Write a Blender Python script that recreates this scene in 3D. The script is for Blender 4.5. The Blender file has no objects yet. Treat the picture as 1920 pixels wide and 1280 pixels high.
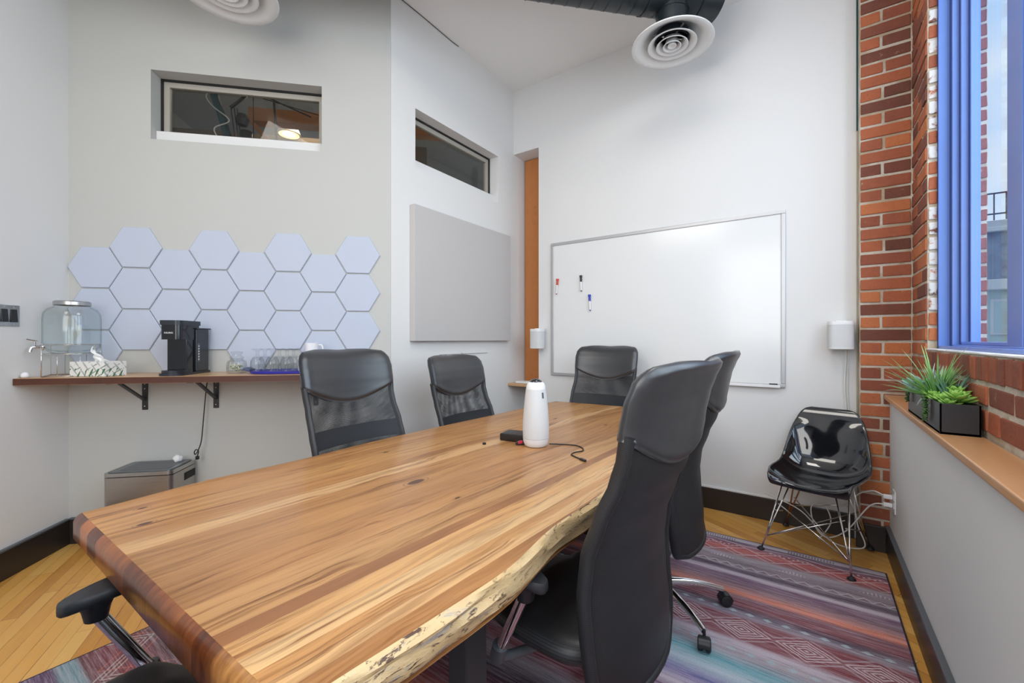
import bpy, bmesh, math, random
from mathutils import Vector, Matrix, noise
R = math.radians
rnd = random.Random(7)
S = bpy.context.scene
COL = S.collection

# ------------------------------------------------------------------ camera
cam = bpy.data.cameras.new('camera'); cam_o = bpy.data.objects.new('camera', cam); COL.objects.link(cam_o)
cam.sensor_width = 36.0; cam.lens = 36.0 * 799.14 / 1920.0
cam.shift_x = -(968.5 - 960) / 1920.0; cam.shift_y = (635.9 - 640) / 1920.0
cam.clip_start = 0.02; cam.clip_end = 300
cam_o.location = (0, 0, 1.25); cam_o.rotation_euler = (R(90), 0, 0.605)
S.camera = cam_o

# ------------------------------------------------------------------ colour management
vs = S.view_settings
vs.view_transform = 'Standard'; vs.look = 'None'; vs.gamma = 1.0; vs.use_curve_mapping = False
vs.exposure = 0.25
S.cycles.transparent_max_bounces = 32

# ------------------------------------------------------------------ world
W = bpy.data.worlds.new('World'); S.world = W; W.use_nodes = True
nt = W.node_tree; nt.nodes.clear()
wo = nt.nodes.new('ShaderNodeOutputWorld'); bg = nt.nodes.new('ShaderNodeBackground')
tc = nt.nodes.new('ShaderNodeTexCoord'); mp = nt.nodes.new('ShaderNodeMapping'); mp.inputs['Scale'].default_value = (1, 1, 3)
nz = nt.nodes.new('ShaderNodeTexNoise'); nz.inputs['Scale'].default_value = 2.2; nz.inputs['Detail'].default_value = 5
rp = nt.nodes.new('ShaderNodeValToRGB')
rp.color_ramp.elements[0].position = 0.38; rp.color_ramp.elements[0].color = (0.50, 0.72, 1.0, 1)
rp.color_ramp.elements[1].position = 0.68; rp.color_ramp.elements[1].color = (0.90, 0.95, 1.0, 1)
L = nt.links.new
L(tc.outputs['Generated'], mp.inputs[0]); L(mp.outputs[0], nz.inputs['Vector']); L(nz.outputs['Fac'], rp.inputs[0])
L(rp.outputs[0], bg.inputs[0]); L(bg.outputs[0], wo.inputs[0]); bg.inputs[1].default_value = 0.95

# ------------------------------------------------------------------ lights
def area(name, loc, target, sx, sy, power, col=(1, 1, 1)):
    l = bpy.data.lights.new(name, 'AREA'); l.shape = 'RECTANGLE'; l.size = sx; l.size_y = sy; l.energy = power; l.color = col
    o = bpy.data.objects.new(name, l); COL.objects.link(o); o.location = loc
    d = Vector(target) - Vector(loc); o.rotation_euler = d.to_track_quat('-Z', 'Y').to_euler(); return o
area('window_daylight', (0.95, 1.1, 2.25), (-2.0, 1.3, 1.0), 3.0, 2.1, 72, (0.86, 0.93, 1.0))
area('rear_fill', (-0.5, -1.45, 2.0), (-1.2, 2.0, 1.0), 1.7, 1.6, 30, (1.0, 0.95, 0.88))  # added soft fill behind the camera, not a real window
area('ceiling_fill', (-1.7, -0.7, 3.45), (-0.6, 3.2, 1.0), 1.1, 1.1, 20, (1.0, 0.95, 0.88))  # added overhead fill out of view, no fixture here
area('ceiling_fill', (-0.45, 1.5, 3.6), (-0.45, 1.7, 0.0), 0.8, 0.8, 15, (1.0, 0.95, 0.88))  # second added fill, brightens the window side and back wall

# ------------------------------------------------------------------ node helpers
class X:
    """tiny shader-maths wrapper"""
    def __init__(s, nt, sock): s.nt = nt; s.k = sock
    def _m(s, op, *a):
        n = s.nt.nodes.new('ShaderNodeMath'); n.operation = op
        for i, v in enumerate((s,) + a):
            if isinstance(v, X): s.nt.links.new(v.k, n.inputs[i])
            else: n.inputs[i].default_value = v
        return X(s.nt, n.outputs[0])
    def __add__(s, o): return s._m('ADD', o)
    def __radd__(s, o): return s._m('ADD', o)
    def __sub__(s, o): return s._m('SUBTRACT', o)
    def __rsub__(s, o): return (s * -1.0) + o
    def __mul__(s, o): return s._m('MULTIPLY', o)
    def __rmul__(s, o): return s._m('MULTIPLY', o)
    def __truediv__(s, o): return s._m('DIVIDE', o)
    def abs(s): return s._m('ABSOLUTE')
    def fract(s): return s._m('FRACT')
    def floor(s): return s._m('FLOOR')
    def sin(s): return s._m('SINE')
    def lt(s, o): return s._m('LESS_THAN', o)
    def gt(s, o): return s._m('GREATER_THAN', o)
    def mx(s, o): return s._m('MAXIMUM', o)
    def mn(s, o): return s._m('MINIMUM', o)
    def sqrt(s): return s._m('SQRT')
    def pow(s, o): return s._m('POWER', o)
    def clamp(s): n = s._m('ADD', 0.0); n.k.node.use_clamp = True; return n
    def between(s, a, b): return s.gt(a) * s.lt(b)
    def smooth(s, a, b):
        n = s.nt.nodes.new('ShaderNodeMapRange'); n.interpolation_type = 'SMOOTHSTEP'
        n.inputs['From Min'].default_value = a; n.inputs['From Max'].default_value = b
        s.nt.links.new(s.k, n.inputs['Value']); return X(s.nt, n.outputs[0])

class M:
    """material builder"""
    def __init__(s, name, col=(0.8, 0.8, 0.8), rough=0.5, metal=0.0, **kw):
        s.m = bpy.data.materials.new(name); s.m.use_nodes = True; s.nt = s.m.node_tree
        s.b = s.nt.nodes['Principled BSDF']; s.out = s.nt.nodes['Material Output']
        s.set('Base Color', col); s.set('Roughness', rough); s.set('Metallic', metal)
        for k, v in kw.items(): s.set(k.replace('_', ' '), v)
    def set(s, k, v):
        if isinstance(v, X): s.nt.links.new(v.k, s.b.inputs[k])
        elif hasattr(v, 'is_output'): s.nt.links.new(v, s.b.inputs[k])
        elif isinstance(v, tuple): s.b.inputs[k].default_value = (*v[:3], 1)
        else: s.b.inputs[k].default_value = v
    def coord(s, kind='Object'):
        n = s.nt.nodes.new('ShaderNodeTexCoord'); return n.outputs[kind]
    def xyz(s, sock):
        n = s.nt.nodes.new('ShaderNodeSeparateXYZ'); s.nt.links.new(sock, n.inputs[0]); return [X(s.nt, n.outputs[i]) for i in range(3)]
    def vec(s, x, y, z):
        n = s.nt.nodes.new('ShaderNodeCombineXYZ')
        for i, v in enumerate((x, y, z)):
            if isinstance(v, X): s.nt.links.new(v.k, n.inputs[i])
            else: n.inputs[i].default_value = v
        return n.outputs[0]
    def noise(s, vec, scale=5, detail=3, rough=0.5, dist=0.0):
        n = s.nt.nodes.new('ShaderNodeTexNoise'); n.inputs['Scale'].default_value = scale; n.inputs['Detail'].default_value = detail
        n.inputs['Roughness'].default_value = rough; n.inputs['Distortion'].default_value = dist
        s.nt.links.new(vec, n.inputs['Vector']); return X(s.nt, n.outputs['Fac'])
    def white(s, vec):
        n = s.nt.nodes.new('ShaderNodeTexWhiteNoise'); n.noise_dimensions = '3D'; s.nt.links.new(vec, n.inputs['Vector']); return X(s.nt, n.outputs['Value'])
    def voronoi(s, vec, scale=5, feature='F1', out='Distance'):
        n = s.nt.nodes.new('ShaderNodeTexVoronoi'); n.feature = feature; n.inputs['Scale'].default_value = scale
        s.nt.links.new(vec, n.inputs['Vector']); return X(s.nt, n.outputs[out])
    def ramp(s, fac, stops, interp='LINEAR'):
        n = s.nt.nodes.new('ShaderNodeValToRGB'); cr = n.color_ramp; cr.interpolation = interp
        while len(cr.elements) > 1: cr.elements.remove(cr.elements[-1])
        cr.elements[0].position = stops[0][0]; cr.elements[0].color = (*stops[0][1], 1)
        for p, c in stops[1:]:
            e = cr.elements.new(p); e.color = (*c, 1)
        s.nt.links.new(fac.k, n.inputs[0]); return n.outputs[0]
    def mix(s, fac, a, b, mode='MIX'):
        n = s.nt.nodes.new('ShaderNodeMix'); n.data_type = 'RGBA'; n.blend_type = mode
        for sock, v in ((n.inputs[0], fac), (n.inputs[6], a), (n.inputs[7], b)):
            if isinstance(v, X): s.nt.links.new(v.k, sock)
            elif hasattr(v, 'is_output'): s.nt.links.new(v, sock)
            elif isinstance(v, tuple): sock.default_value = (*v[:3], 1)
            else: sock.default_value = v
        return n.outputs[2]
    def bump(s, h, strength=0.3, dist=0.002):
        n = s.nt.nodes.new('ShaderNodeBump'); n.inputs['Strength'].default_value = strength; n.inputs['Distance'].default_value = dist
        s.nt.links.new(h.k, n.inputs['Height']); s.nt.links.new(n.outputs[0], s.b.inputs['Normal']); return s
    def alpha(s, fac):
        """fac 1 = solid, 0 = hole"""
        s.set('Alpha', fac); return s

def plain(name, col, rough=0.5, metal=0.0, var=0.04, scale=30, bump=0.0, **kw):
    m = M(name, col, rough, metal, **kw); c = m.coord(); n = m.noise(c, scale, 3)
    m.set('Base Color', m.mix(n, tuple(max(0, v * (1 - var)) for v in col), tuple(min(1, v * (1 + var)) for v in col)))
    if bump: m.bump(n, bump, 0.002)
    return m.m

MT = {}
def paint(name, col, rough=0.85):
    m = M(name, col, rough); c = m.coord()
    n = m.noise(c, 0.9, 3); f = m.noise(c, 220, 2)
    m.set('Base Color', m.mix(n, tuple(v * 0.97 for v in col), tuple(min(1, v * 1.02) for v in col)))
    m.bump(f, 0.08, 0.0008); return m.m
MT['wall'] = paint('white_wall_paint', (0.76, 0.755, 0.745))
MT['low_wall'] = paint('grey_wall_paint', (0.74, 0.735, 0.72))
MT['wall_shaded'] = paint('shaded_wall_paint', (0.53, 0.53, 0.505))  # wall paint darkened: the angled wall's dimmer light is put into its colour
MT['ceiling'] = paint('ceiling_paint', (0.84, 0.835, 0.82))
MT['baseboard'] = plain('espresso_baseboard_paint', (0.028, 0.022, 0.020), 0.35, var=0.2, scale=3)
MT['cap'] = plain('slate_trim_paint', (0.10, 0.11, 0.125), 0.4)
MT['white'] = plain('white_plastic', (0.80, 0.80, 0.80), 0.4)
MT['white_fab'] = plain('white_speaker_cloth', (0.66, 0.665, 0.67), 0.8, scale=900, var=0.12, bump=0.3)
MT['black'] = plain('black_plastic', (0.018, 0.019, 0.022), 0.35)
MT['arm_pad'] = plain('slate_arm_pad', (0.030, 0.032, 0.037), 0.45)
MT['black_metal'] = plain('black_powder_coated_steel', (0.022, 0.022, 0.024), 0.42, bump=0.1, scale=300)
MT['chrome'] = plain('chrome', (0.82, 0.82, 0.84), 0.08, 1.0)
MT['steel'] = plain('brushed_steel', (0.50, 0.49, 0.48), 0.28, 1.0, var=0.08, scale=60)
MT['alu'] = plain('anodised_aluminium', (0.50, 0.50, 0.51), 0.4, 0.6)
MT['diffuser'] = plain('white_enamel', (0.74, 0.74, 0.73), 0.35)
MT['duct'] = plain('dark_duct_paint', (0.010, 0.016, 0.020), 0.36, var=0.3, scale=8)
MT['rubber'] = plain('black_rubber', (0.015, 0.015, 0.018), 0.6)
MT['blue_tray'] = plain('cobalt_blue_plastic', (0.03, 0.03, 0.36), 0.35)
MT['ceramic'] = plain('white_ceramic', (0.80, 0.80, 0.83), 0.15)
MT['cord'] = plain('black_cord_rubber', (0.012, 0.012, 0.012), 0.5)
MT['white_cord'] = plain('white_cord_vinyl', (0.75, 0.75, 0.73), 0.5)
MT['teal'] = plain('dark_teal_paint', (0.01, 0.07, 0.08), 0.5, var=0.4, scale=20)
MT['pale_wood'] = plain('pale_wood_strip', (0.55, 0.45, 0.34), 0.6, var=0.2, scale=20)
MT['wire'] = plain('wire_chrome', (0.70, 0.69, 0.67), 0.15, 1.0)
MT['gasket'] = plain('black_gasket', (0.01, 0.01, 0.01), 0.6)
MT['beige'] = plain('beige_frame_paint', (0.42, 0.39, 0.34), 0.5)
MT['blue'] = plain('cobalt_window_paint', (0.12, 0.23, 0.62), 0.25, var=0.06, scale=6)
MT['navy'] = plain('shaded_window_paint', (0.015, 0.03, 0.16), 0.4)  # dark tone for shade painted on backlit window faces
MT['eames'] = plain('black_gloss_fibreglass', (0.006, 0.007, 0.010), 0.07, Coat_Weight=1.0, Coat_Roughness=0.03)
MT['pink'] = plain('red_plastic', (0.5, 0.03, 0.06), 0.4)
MT['ink'] = plain('white_ink', (0.75, 0.75, 0.75), 0.5)
MT['dark_ink'] = plain('dark_ink', (0.02, 0.02, 0.03), 0.5)
MT['tissue'] = plain('tissue_paper', (0.85, 0.84, 0.83), 0.9)
def glass(name, col, rough=0.0, ior=1.45):
    m = M(name, col, rough, 0, IOR=ior); m.set('Transmission Weight', 1.0); return m.m
def thin_glass(name, mid, edge, gl):
    m = M(name, mid, 0.05); nt = m.nt
    lw = nt.nodes.new('ShaderNodeLayerWeight'); lw.inputs[0].default_value = 0.35; fc = X(nt, lw.outputs['Facing'])
    t = nt.nodes.new('ShaderNodeBsdfTransparent'); nt.links.new(m.mix(fc.smooth(0.55, 1.0), mid, edge), t.inputs[0])
    g = nt.nodes.new('ShaderNodeBsdfGlossy'); g.inputs['Roughness'].default_value = 0.03
    mx = nt.nodes.new('ShaderNodeMixShader'); f = (fc.pow(4.0) * 0.55 * gl + 0.035).clamp()
    nt.links.new(f.k, mx.inputs[0]); nt.links.new(t.outputs[0], mx.inputs[1]); nt.links.new(g.outputs[0], mx.inputs[2])
    nt.links.new(mx.outputs[0], m.out.inputs[0]); return m.m
MT['glass'] = thin_glass('clear_glass', (0.93, 0.94, 0.945), (0.12, 0.14, 0.15), 2.2)
MT['jar_glass'] = thin_glass('dispenser_glass', (0.97, 0.985, 0.985), (0.45, 0.60, 0.63), 1.3)
def pane_mat(name, tint, w):
    m = M(name, tint, 0.02); nt = m.nt
    t = nt.nodes.new('ShaderNodeBsdfTransparent'); t.inputs[0].default_value = (*tint, 1)
    g = nt.nodes.new('ShaderNodeBsdfGlossy'); g.inputs['Roughness'].default_value = 0.01
    lw = nt.nodes.new('ShaderNodeLayerWeight'); lw.inputs[0].default_value = 0.5
    mx = nt.nodes.new('ShaderNodeMixShader'); f = X(nt, lw.outputs['Facing']).pow(5.0) * w + 0.03
    nt.links.new(f.k, mx.inputs[0]); nt.links.new(t.outputs[0], mx.inputs[1]); nt.links.new(g.outputs[0], mx.inputs[2])
    nt.links.new(mx.outputs[0], m.out.inputs[0]); return m.m
MT['pane'] = pane_mat('window_pane', (0.93, 0.96, 0.97), 0.35)
MT['pane_dark'] = pane_mat('interior_pane', (0.80, 0.80, 0.78), 0.5)

# ---- leather
m = M('black_leather', (0.016, 0.018, 0.022), 0.36); c = m.coord()
n = m.noise(c, 14, 3)
m.set('Roughness', n * 0.10 + 0.36); m.set('Specular IOR Level', 0.8); m.set('Coat Weight', 0.55); m.set('Coat Roughness', 0.33); MT['leather'] = m.m
# ---- office mesh (woven, with real see-through holes)
def mesh_mat(name, cell, hole, base, spec=0.5, th=3.2):
    m = M(name, base, 0.45); uv = m.coord('UV'); x, y, z = m.xyz(uv)
    sx = (x * (math.pi / cell)).sin().abs(); sy = (y * (math.pi / cell)).sin().abs()
    h = sx * sy
    m.set('Base Color', m.mix(h.smooth(0.2, 0.7), tuple(min(1, v * th) for v in base), tuple(v * 0.2 for v in base)))
    m.bump(h, -1.0, 0.002); m.set('Specular IOR Level', spec)
    if hole is not None: m.alpha(h.lt(hole))
    return m.m
MT['mesh'] = mesh_mat('black_open_mesh', 0.0036, 0.42, (0.011, 0.012, 0.014), 0.5, 2.2)
MT['mesh_solid'] = mesh_mat('black_woven_mesh', 0.0042, None, (0.0085, 0.009, 0.0105), 0.6)
MT['band'] = plain('lumbar_band_fabric', (0.030, 0.033, 0.043), 0.7)

# ---- floor planks (boards run diagonally across the room)
m = M('honey_maple_floor', (0.6, 0.35, 0.12), 0.33); c = m.coord(); x, y, z = m.xyz(c)
a = R(60.6); u = x * (-math.sin(a)) + y * math.cos(a); w = x * math.cos(a) + y * math.sin(a)
row = (w / 0.056).floor(); wf = (w / 0.056).fract()
off = m.white(m.vec(row, 3.3, 0.0)); uu = u / 0.75 + off * 7.0
brd = m.white(m.vec(row, uu.floor(), 1.0)); uf = uu.fract()
g = m.noise(m.vec(u * 3.0 + brd * 9.0, w * 46.0, brd * 5.0), 1.6, 5, 0.6)
blot = m.noise(m.vec(u * 3.0, w * 5.0, brd * 9.0), 1.0, 3)
t = brd * 0.55 + g * 0.35 + blot * 0.3
col = m.ramp(t, [(0.15, (0.40, 0.155, 0.028)), (0.4, (0.62, 0.29, 0.06)), (0.65, (0.74, 0.38, 0.09)), (0.95, (0.80, 0.48, 0.15))])
gap = (wf.lt(0.035) + uf.lt(0.003)).clamp()
dirt = m.noise(m.vec(u * 2.0, w * 6.0, 0.0), 2.2, 4).smooth(0.45, 0.62)
gapd = gap * (dirt * 0.5 + 0.45)
col = m.mix(gapd, col, (0.07, 0.03, 0.012))
m.set('Base Color', col); m.set('Roughness', g * 0.2 + 0.22); m.bump(gap * -1.0 + g * 0.1, 0.25, 0.002)
MT['floor'] = m.m

# ---- table timber
def timber(name, stops, slant, dark, grain=1.0, coat=0.35, knots=()):
    m = M(name, (0.6, 0.35, 0.15), 0.34); c = m.coord(); x, y, z = m.xyz(c)
    warp = m.noise(m.vec(x * 4.0, y * 1.5, z * 3.0), 1.0, 3)
    xb = x - y * slant
    fac = (xb - stops[0][0]) / (stops[-1][0] - stops[0][0])
    tot = stops[-1][0] - stops[0][0]
    base = m.ramp(fac, [((p - stops[0][0]) / tot, cc) for p, cc in stops], 'CONSTANT')
    idx = m.ramp(fac, [((p - stops[0][0]) / tot, (((i * 37) % 11) / 11.0,) * 3) for i, (p, cc) in enumerate(stops)], 'CONSTANT')
    idf = X(m.nt, idx)
    kd = None; ring = None; xw = xb
    for (kx, ky, kr) in knots:
        dx = (x - kx) / kr; dy = (y - ky) / (kr * 2.1); d2 = dx * dx + dy * dy
        pull = (d2 * -0.55 + 1.0).mx(0.0)
        q = d2.sqrt(); q = q + (warp - 0.5) * 0.5; core = 1.0 - q.smooth(0.30, 0.50)
        rg = ((q * 24.0).sin() * 0.5 + 0.5).pow(2.0) * (1.0 - q.smooth(0.45, 0.95)) * 0.5
        k = core.mx(rg); kd = k if kd is None else kd.mx(k)
    g1 = m.noise(m.vec(xw * 26.0 + warp * 3.5, y * 1.1 + idf * 7.0, idf * 5.0 + z * 8.0), 1.0, 6, 0.62)
    g2 = m.noise(m.vec(xw * 150.0 + warp * 6.0, y * 4.0, z * 40.0), 1.0, 4, 0.6)
    g3 = m.noise(m.vec(xw * 7.0 + warp * 2.0, y * 1.5, idf * 9.0), 1.3, 3)
    g4 = m.noise(m.vec(xw * 60.0 + warp * 9.0 + g3 * 3.0, y * 1.6 + idf * 3.0, idf * 8.0), 1.0, 5, 0.7)
    lo = g1.smooth(0.46, 0.70) * 0.60 * grain + g2.smooth(0.42, 0.75) * 0.34 * grain + g4.smooth(0.52, 0.66) * g3.smooth(0.38, 0.58) * 0.80 * grain
    col = m.mix(lo.clamp(), base, dark)
    col = m.mix(g3.smooth(0.40, 0.75) * 0.30, col, tuple(v * 1.3 for v in stops[0][1]))
    if kd is not None: col = m.mix(kd * 0.92, col, (0.07, 0.025, 0.010))
    m.set('Base Color', col); m.bump(g2, 0.05, 0.0006)
    m.set('Specular IOR Level', 0.30); m.set('Roughness', g1 * 0.12 + 0.26); m.set('Coat Weight', coat); m.set('Coat Roughness', 0.14)
    return m
TS = [(-1.90, (0.504, 0.243, 0.085)), (-1.60, (0.540, 0.279, 0.100)), (-1.47, (0.486, 0.239, 0.085)), (-1.375, (0.666, 0.396, 0.180)), (-1.30, (0.468, 0.230, 0.085)),
      (-1.10, (0.423, 0.203, 0.075)), (-0.95, (0.504, 0.266, 0.105)), (-0.835, (0.297, 0.126, 0.050)), (-0.79, (0.630, 0.347, 0.140)), (-0.735, (0.720, 0.459, 0.220)),
      (-0.69, (0.558, 0.288, 0.110)), (-0.655, (0.666, 0.396, 0.180)), (-0.62, (0.396, 0.184, 0.070)), (-0.575, (0.540, 0.279, 0.110)), (-0.45, (0.540, 0.279, 0.110))]
KN = [(-1.118, 1.009, 0.040), (-1.458, 0.37, 0.022), (-1.597, 0.40, 0.018), (-0.90, 0.98, 0.016), (-1.30, 2.3, 0.02), (-0.97, 2.3, 0.02), (-1.52, 1.2, 0.018)]
MT['table'] = timber('laminated_hardwood', TS, 0.055, (0.15, 0.052, 0.015), 1.0, 0.10, KN).m
# bark-side live edge
m = M('pale_live_edge_sapwood', (0.7, 0.5, 0.25), 0.5); c = m.coord(); x, y, z = m.xyz(c)
n1 = m.noise(m.vec(x * 4.0, y * 5.0, z * 26.0), 1.6, 5, 0.65, 0.6); n2 = m.noise(m.vec(x * 10.0, y * 16.0, z * 70.0), 1.5, 5, 0.7, 0.8); n3 = m.noise(m.vec(x, y * 1.6, z * 3.0), 2.0, 2)
col = m.mix(n1, (0.58, 0.34, 0.12), (0.82, 0.64, 0.38)); col = m.mix(n2.smooth(0.55, 0.62) * n3.smooth(0.30, 0.55), col, (0.10, 0.05, 0.03))
col = m.mix(n1.smooth(0.58, 0.66) * n3.smooth(0.45, 0.6) * 0.8, col, (0.32, 0.31, 0.33))
m.set('Base Color', col); m.bump(n2 + n1, 0.6, 0.004); MT['live'] = m.m
# end grain of the near end
m = M('oiled_end_grain', (0.3, 0.1, 0.03), 0.30); c = m.coord(); x, y, z = m.xyz(c)
b = m.white(m.vec((x * 13.0).floor(), 2.0, 0.0)); n1 = m.noise(m.vec(x * 55.0, y * 4.0, z * 16.0), 1.0, 5, 0.65, 0.4)
e = x.smooth(-0.80, -0.72)
col = m.ramp(b * 0.5 + n1 * 0.6, [(0.25, (0.03, 0.007, 0.003)), (0.5, (0.17, 0.042, 0.010)), (0.75, (0.36, 0.11, 0.025)), (0.95, (0.52, 0.22, 0.06))])
col = m.mix(e, col, m.ramp(n1, [(0.25, (0.16, 0.05, 0.012)), (0.7, (0.50, 0.24, 0.075))]))
m.set('Base Color', col); m.bump(n1, 0.2, 0.002); m.set('Coat Weight', 0.15); MT['endgrain'] = m.m
# shelf timber (long axis local x)
def simple_wood(name, a_, b_, d_, ax=0, rough=0.35, coat=0.2, sc=1.0):
    m = M(name, a_, rough); c = m.coord(); p = m.xyz(c); l, w, z = (p[0], p[1], p[2]) if ax == 0 else (p[1], p[0], p[2])
    g1 = m.noise(m.vec(l * 1.5 * sc, w * 26.0 * sc, z * 26.0 * sc), 1.0, 5, 0.62, 0.5); g2 = m.noise(m.vec(l * 3.0, w * 6.0, z * 6.0), 1.5, 3)
    col = m.mix(g1, a_, b_); col = m.mix(g2.smooth(0.55, 0.75) * g1.smooth(0.4, 0.7), col, d_)
    m.set('Base Color', col); m.set('Coat Weight', coat); m.bump(g1, 0.08, 0.001); return m.m
MT['shelf'] = simple_wood('shelf_top_timber', (0.52, 0.29, 0.13), (0.66, 0.42, 0.22), (0.3, 0.13, 0.05))
MT['shelf_edge'] = simple_wood('dark_red_shelf_edge', (0.050, 0.014, 0.007), (0.12, 0.032, 0.012), (0.012, 0.005, 0.003))
MT['sill'] = simple_wood('window_ledge_timber', (0.58, 0.27, 0.10), (0.66, 0.38, 0.19), (0.42, 0.17, 0.06), ax=1)
MT['post'] = simple_wood('orange_stained_post', (0.48, 0.17, 0.045), (0.56, 0.22, 0.065), (0.42, 0.14, 0.035), ax=1, coat=0.0, rough=0.6)

# ---- bricks
m = M('old_red_brick', (0.4, 0.12, 0.05), 0.85); c = m.coord()
at = m.nt.nodes.new('ShaderNodeVertexColor'); at.layer_name = 'tone'; tr, tg, tb = m.xyz(at.outputs[0])
n1 = m.noise(c, 26, 5, 0.65); n2 = m.noise(c, 140, 3); n3 = m.noise(c, 7, 3)
col = m.ramp(tr * 0.70 + n1 * 0.22, [(0.08, (0.13, 0.048, 0.032)), (0.30, (0.25, 0.075, 0.042)), (0.55, (0.40, 0.115, 0.05)), (0.8, (0.52, 0.17, 0.06)), (1.0, (0.56, 0.24, 0.10))])
col = m.mix(n2.smooth(0.62, 0.72) * 0.55, col, (0.10, 0.03, 0.02))
col = m.mix(n1.smooth(0.63, 0.70) * n3.smooth(0.5, 0.6) * 0.55, col, (0.50, 0.42, 0.34))
col = m.mix(tg * n1.smooth(0.36, 0.50), col, (0.66, 0.64, 0.62))
m.set('Base Color', col); m.bump(n1 + n2 * 0.4, 0.7, 0.005); MT['brick'] = m.m
m = M('lime_mortar', (0.5, 0.45, 0.38), 0.95); c = m.coord(); n1 = m.noise(c, 60, 5, 0.7); n2 = m.noise(c, 6, 3)
col = m.mix(n1, (0.46, 0.39, 0.29), (0.74, 0.69, 0.60)); col = m.mix(n2.smooth(0.45, 0.65) * 0.6, col, (0.36, 0.24, 0.12))
m.set('Base Color', col); m.bump(n1, 1.0, 0.006); MT['mortar'] = m.m

# ---- acoustic panels
def felt(name, a_, b_):
    m = M(name, a_, 0.95); c = m.coord(); n = m.noise(c, 700, 2); n2 = m.noise(c, 1.4, 2)
    m.set('Base Color', m.mix(n2, a_, b_)); m.bump(n, 0.25, 0.0008); return m.m
MT['hex'] = felt('pale_blue_grey_felt', (0.48, 0.54, 0.655), (0.54, 0.565, 0.66))
MT['panel'] = felt('warm_grey_felt', (0.52, 0.50, 0.49), (0.55, 0.53, 0.52))
MT['board'] = plain('whiteboard_enamel', (0.78, 0.785, 0.78), 0.16, var=0.01, scale=4)

# ---- rug
m = M('flat_woven_rug', (0.4, 0.2, 0.2), 0.95); c = m.coord(); x, y, z = m.xyz(c)
jit = m.noise(m.vec(x * 14.0, y * 60.0, 0.0), 1.0, 4, 0.7)
v = (y * -1.0 + 2.98) + (jit - 0.5) * 0.022
D = (0.075, 0.05, 0.085); MA = (0.26, 0.05, 0.06); RE = (0.56, 0.085, 0.06); LV = (0.62, 0.54, 0.62); PU = (0.20, 0.10, 0.19); OR = (0.90, 0.27, 0.15); GY = (0.40, 0.36, 0.41); TE = (0.12, 0.42, 0.50); PB = (0.48, 0.62, 0.70); BL = (0.14, 0.14, 0.38); BG = (0.46, 0.40, 0.33)
st = [(0, D), (0.018, GY), (0.045, LV), (0.06, D), (0.085, PU), (0.11, MA), (0.17, RE), (0.22, (0.30, 0.06, 0.05)), (0.26, GY), (0.34, (0.20, 0.15, 0.18)), (0.385, GY), (0.40, D), (0.435, D), (0.455, LV), (0.475, LV),
      (0.49, PU), (0.56, (0.22, 0.12, 0.16)), (0.60, (0.45, 0.22, 0.22)), (0.65, OR), (0.68, (0.22, 0.09, 0.12)), (0.74, MA), (0.785, D), (0.83, (0.32, 0.28, 0.34)), (0.86, MA), (1.00, (0.26, 0.05, 0.06)), (1.03, LV), (1.10, GY),
      (1.17, TE), (1.24, PB), (1.31, BL), (1.38, LV)]
st = [(p / 1.42, q) for p, q in st] + [(1.0, PU)]
col1 = m.ramp(v / 1.42, st)
st2 = [(1.42, PU), (1.55, MA), (1.62, GY), (1.7, D), (1.85, MA), (1.95, OR), (2.05, PU), (2.2, MA), (2.27, MA), (2.285, BG), (2.325, BG), (2.335, D), (2.36, (0.10, 0.07, 0.07)), (2.45, MA), (2.58, (0.16, 0.05, 0.05)), (2.60, (0.20, 0.34, 0.38)), (2.645, (0.20, 0.34, 0.38)), (2.66, (0.10, 0.05, 0.12)), (2.85, (0.12, 0.06, 0.16)), (3.0, D)]
col2 = m.ramp((v - 1.42) / 1.58, [((p - 1.42) / 1.58, q) for p, q in st2])
col = m.mix(v.gt(1.42), col1, col2)
vv = y * -1.0 + 2.98
wob = (m.noise(m.vec(x * 30.0, y * 30.0, 0.0), 1.0, 2) - 0.5) * 0.008
vw = vv + wob
def tri(xx, per): return ((xx / per).fract() * 2.0 - 1.0).abs()      # 0..1..0
def line(mask_v, w): return mask_v.abs().lt(w)
zz = line(vw - 0.35 - tri(x, 0.0595) * 0.030, 0.0035) * vv.between(0.33, 0.395)
zf = (vw - 0.353 - tri(x, 0.0595) * 0.030).gt(0.0) * vv.between(0.33, 0.380)
col = m.mix(zf * 0.6, col, (0.16, 0.05, 0.06)); col = m.mix(zz * 0.85, col, (0.68, 0.62, 0.70))
def dots(vc, per, ph): 
    du = (((x + ph) / per).fract() - 0.5).abs() * per; return (du * 0.55 + (vw - vc).abs()).lt(0.011)
col = m.mix(dots(0.806, 0.0685, 0.034 + 0.022) * 0.8, col, (0.45, 0.62, 0.66)); col = m.mix(dots(1.08, 0.0695, 0.022) * 0.7, col, (0.40, 0.62, 0.68))
# concentric diamonds
du = (((x + 0.015 + 0.115) / 0.23).fract() - 0.5).abs() * 0.23
dd = du * 0.62 + (vw - 0.929).abs()
rings = (dd / 0.0155).fract().lt(0.42) * dd.lt(0.074) * vv.between(0.855, 1.005)
zig2 = line((dd - 0.088), 0.004) * vv.between(0.85, 1.01)
col = m.mix(dd.lt(0.078) * vv.between(0.84, 1.02) * 0.6, col, (0.24, 0.045, 0.055)); col = m.mix(rings * 0.9, col, (0.74, 0.60, 0.62)); col = m.mix(zig2 * 0.6, col, (0.60, 0.52, 0.56))
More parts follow.
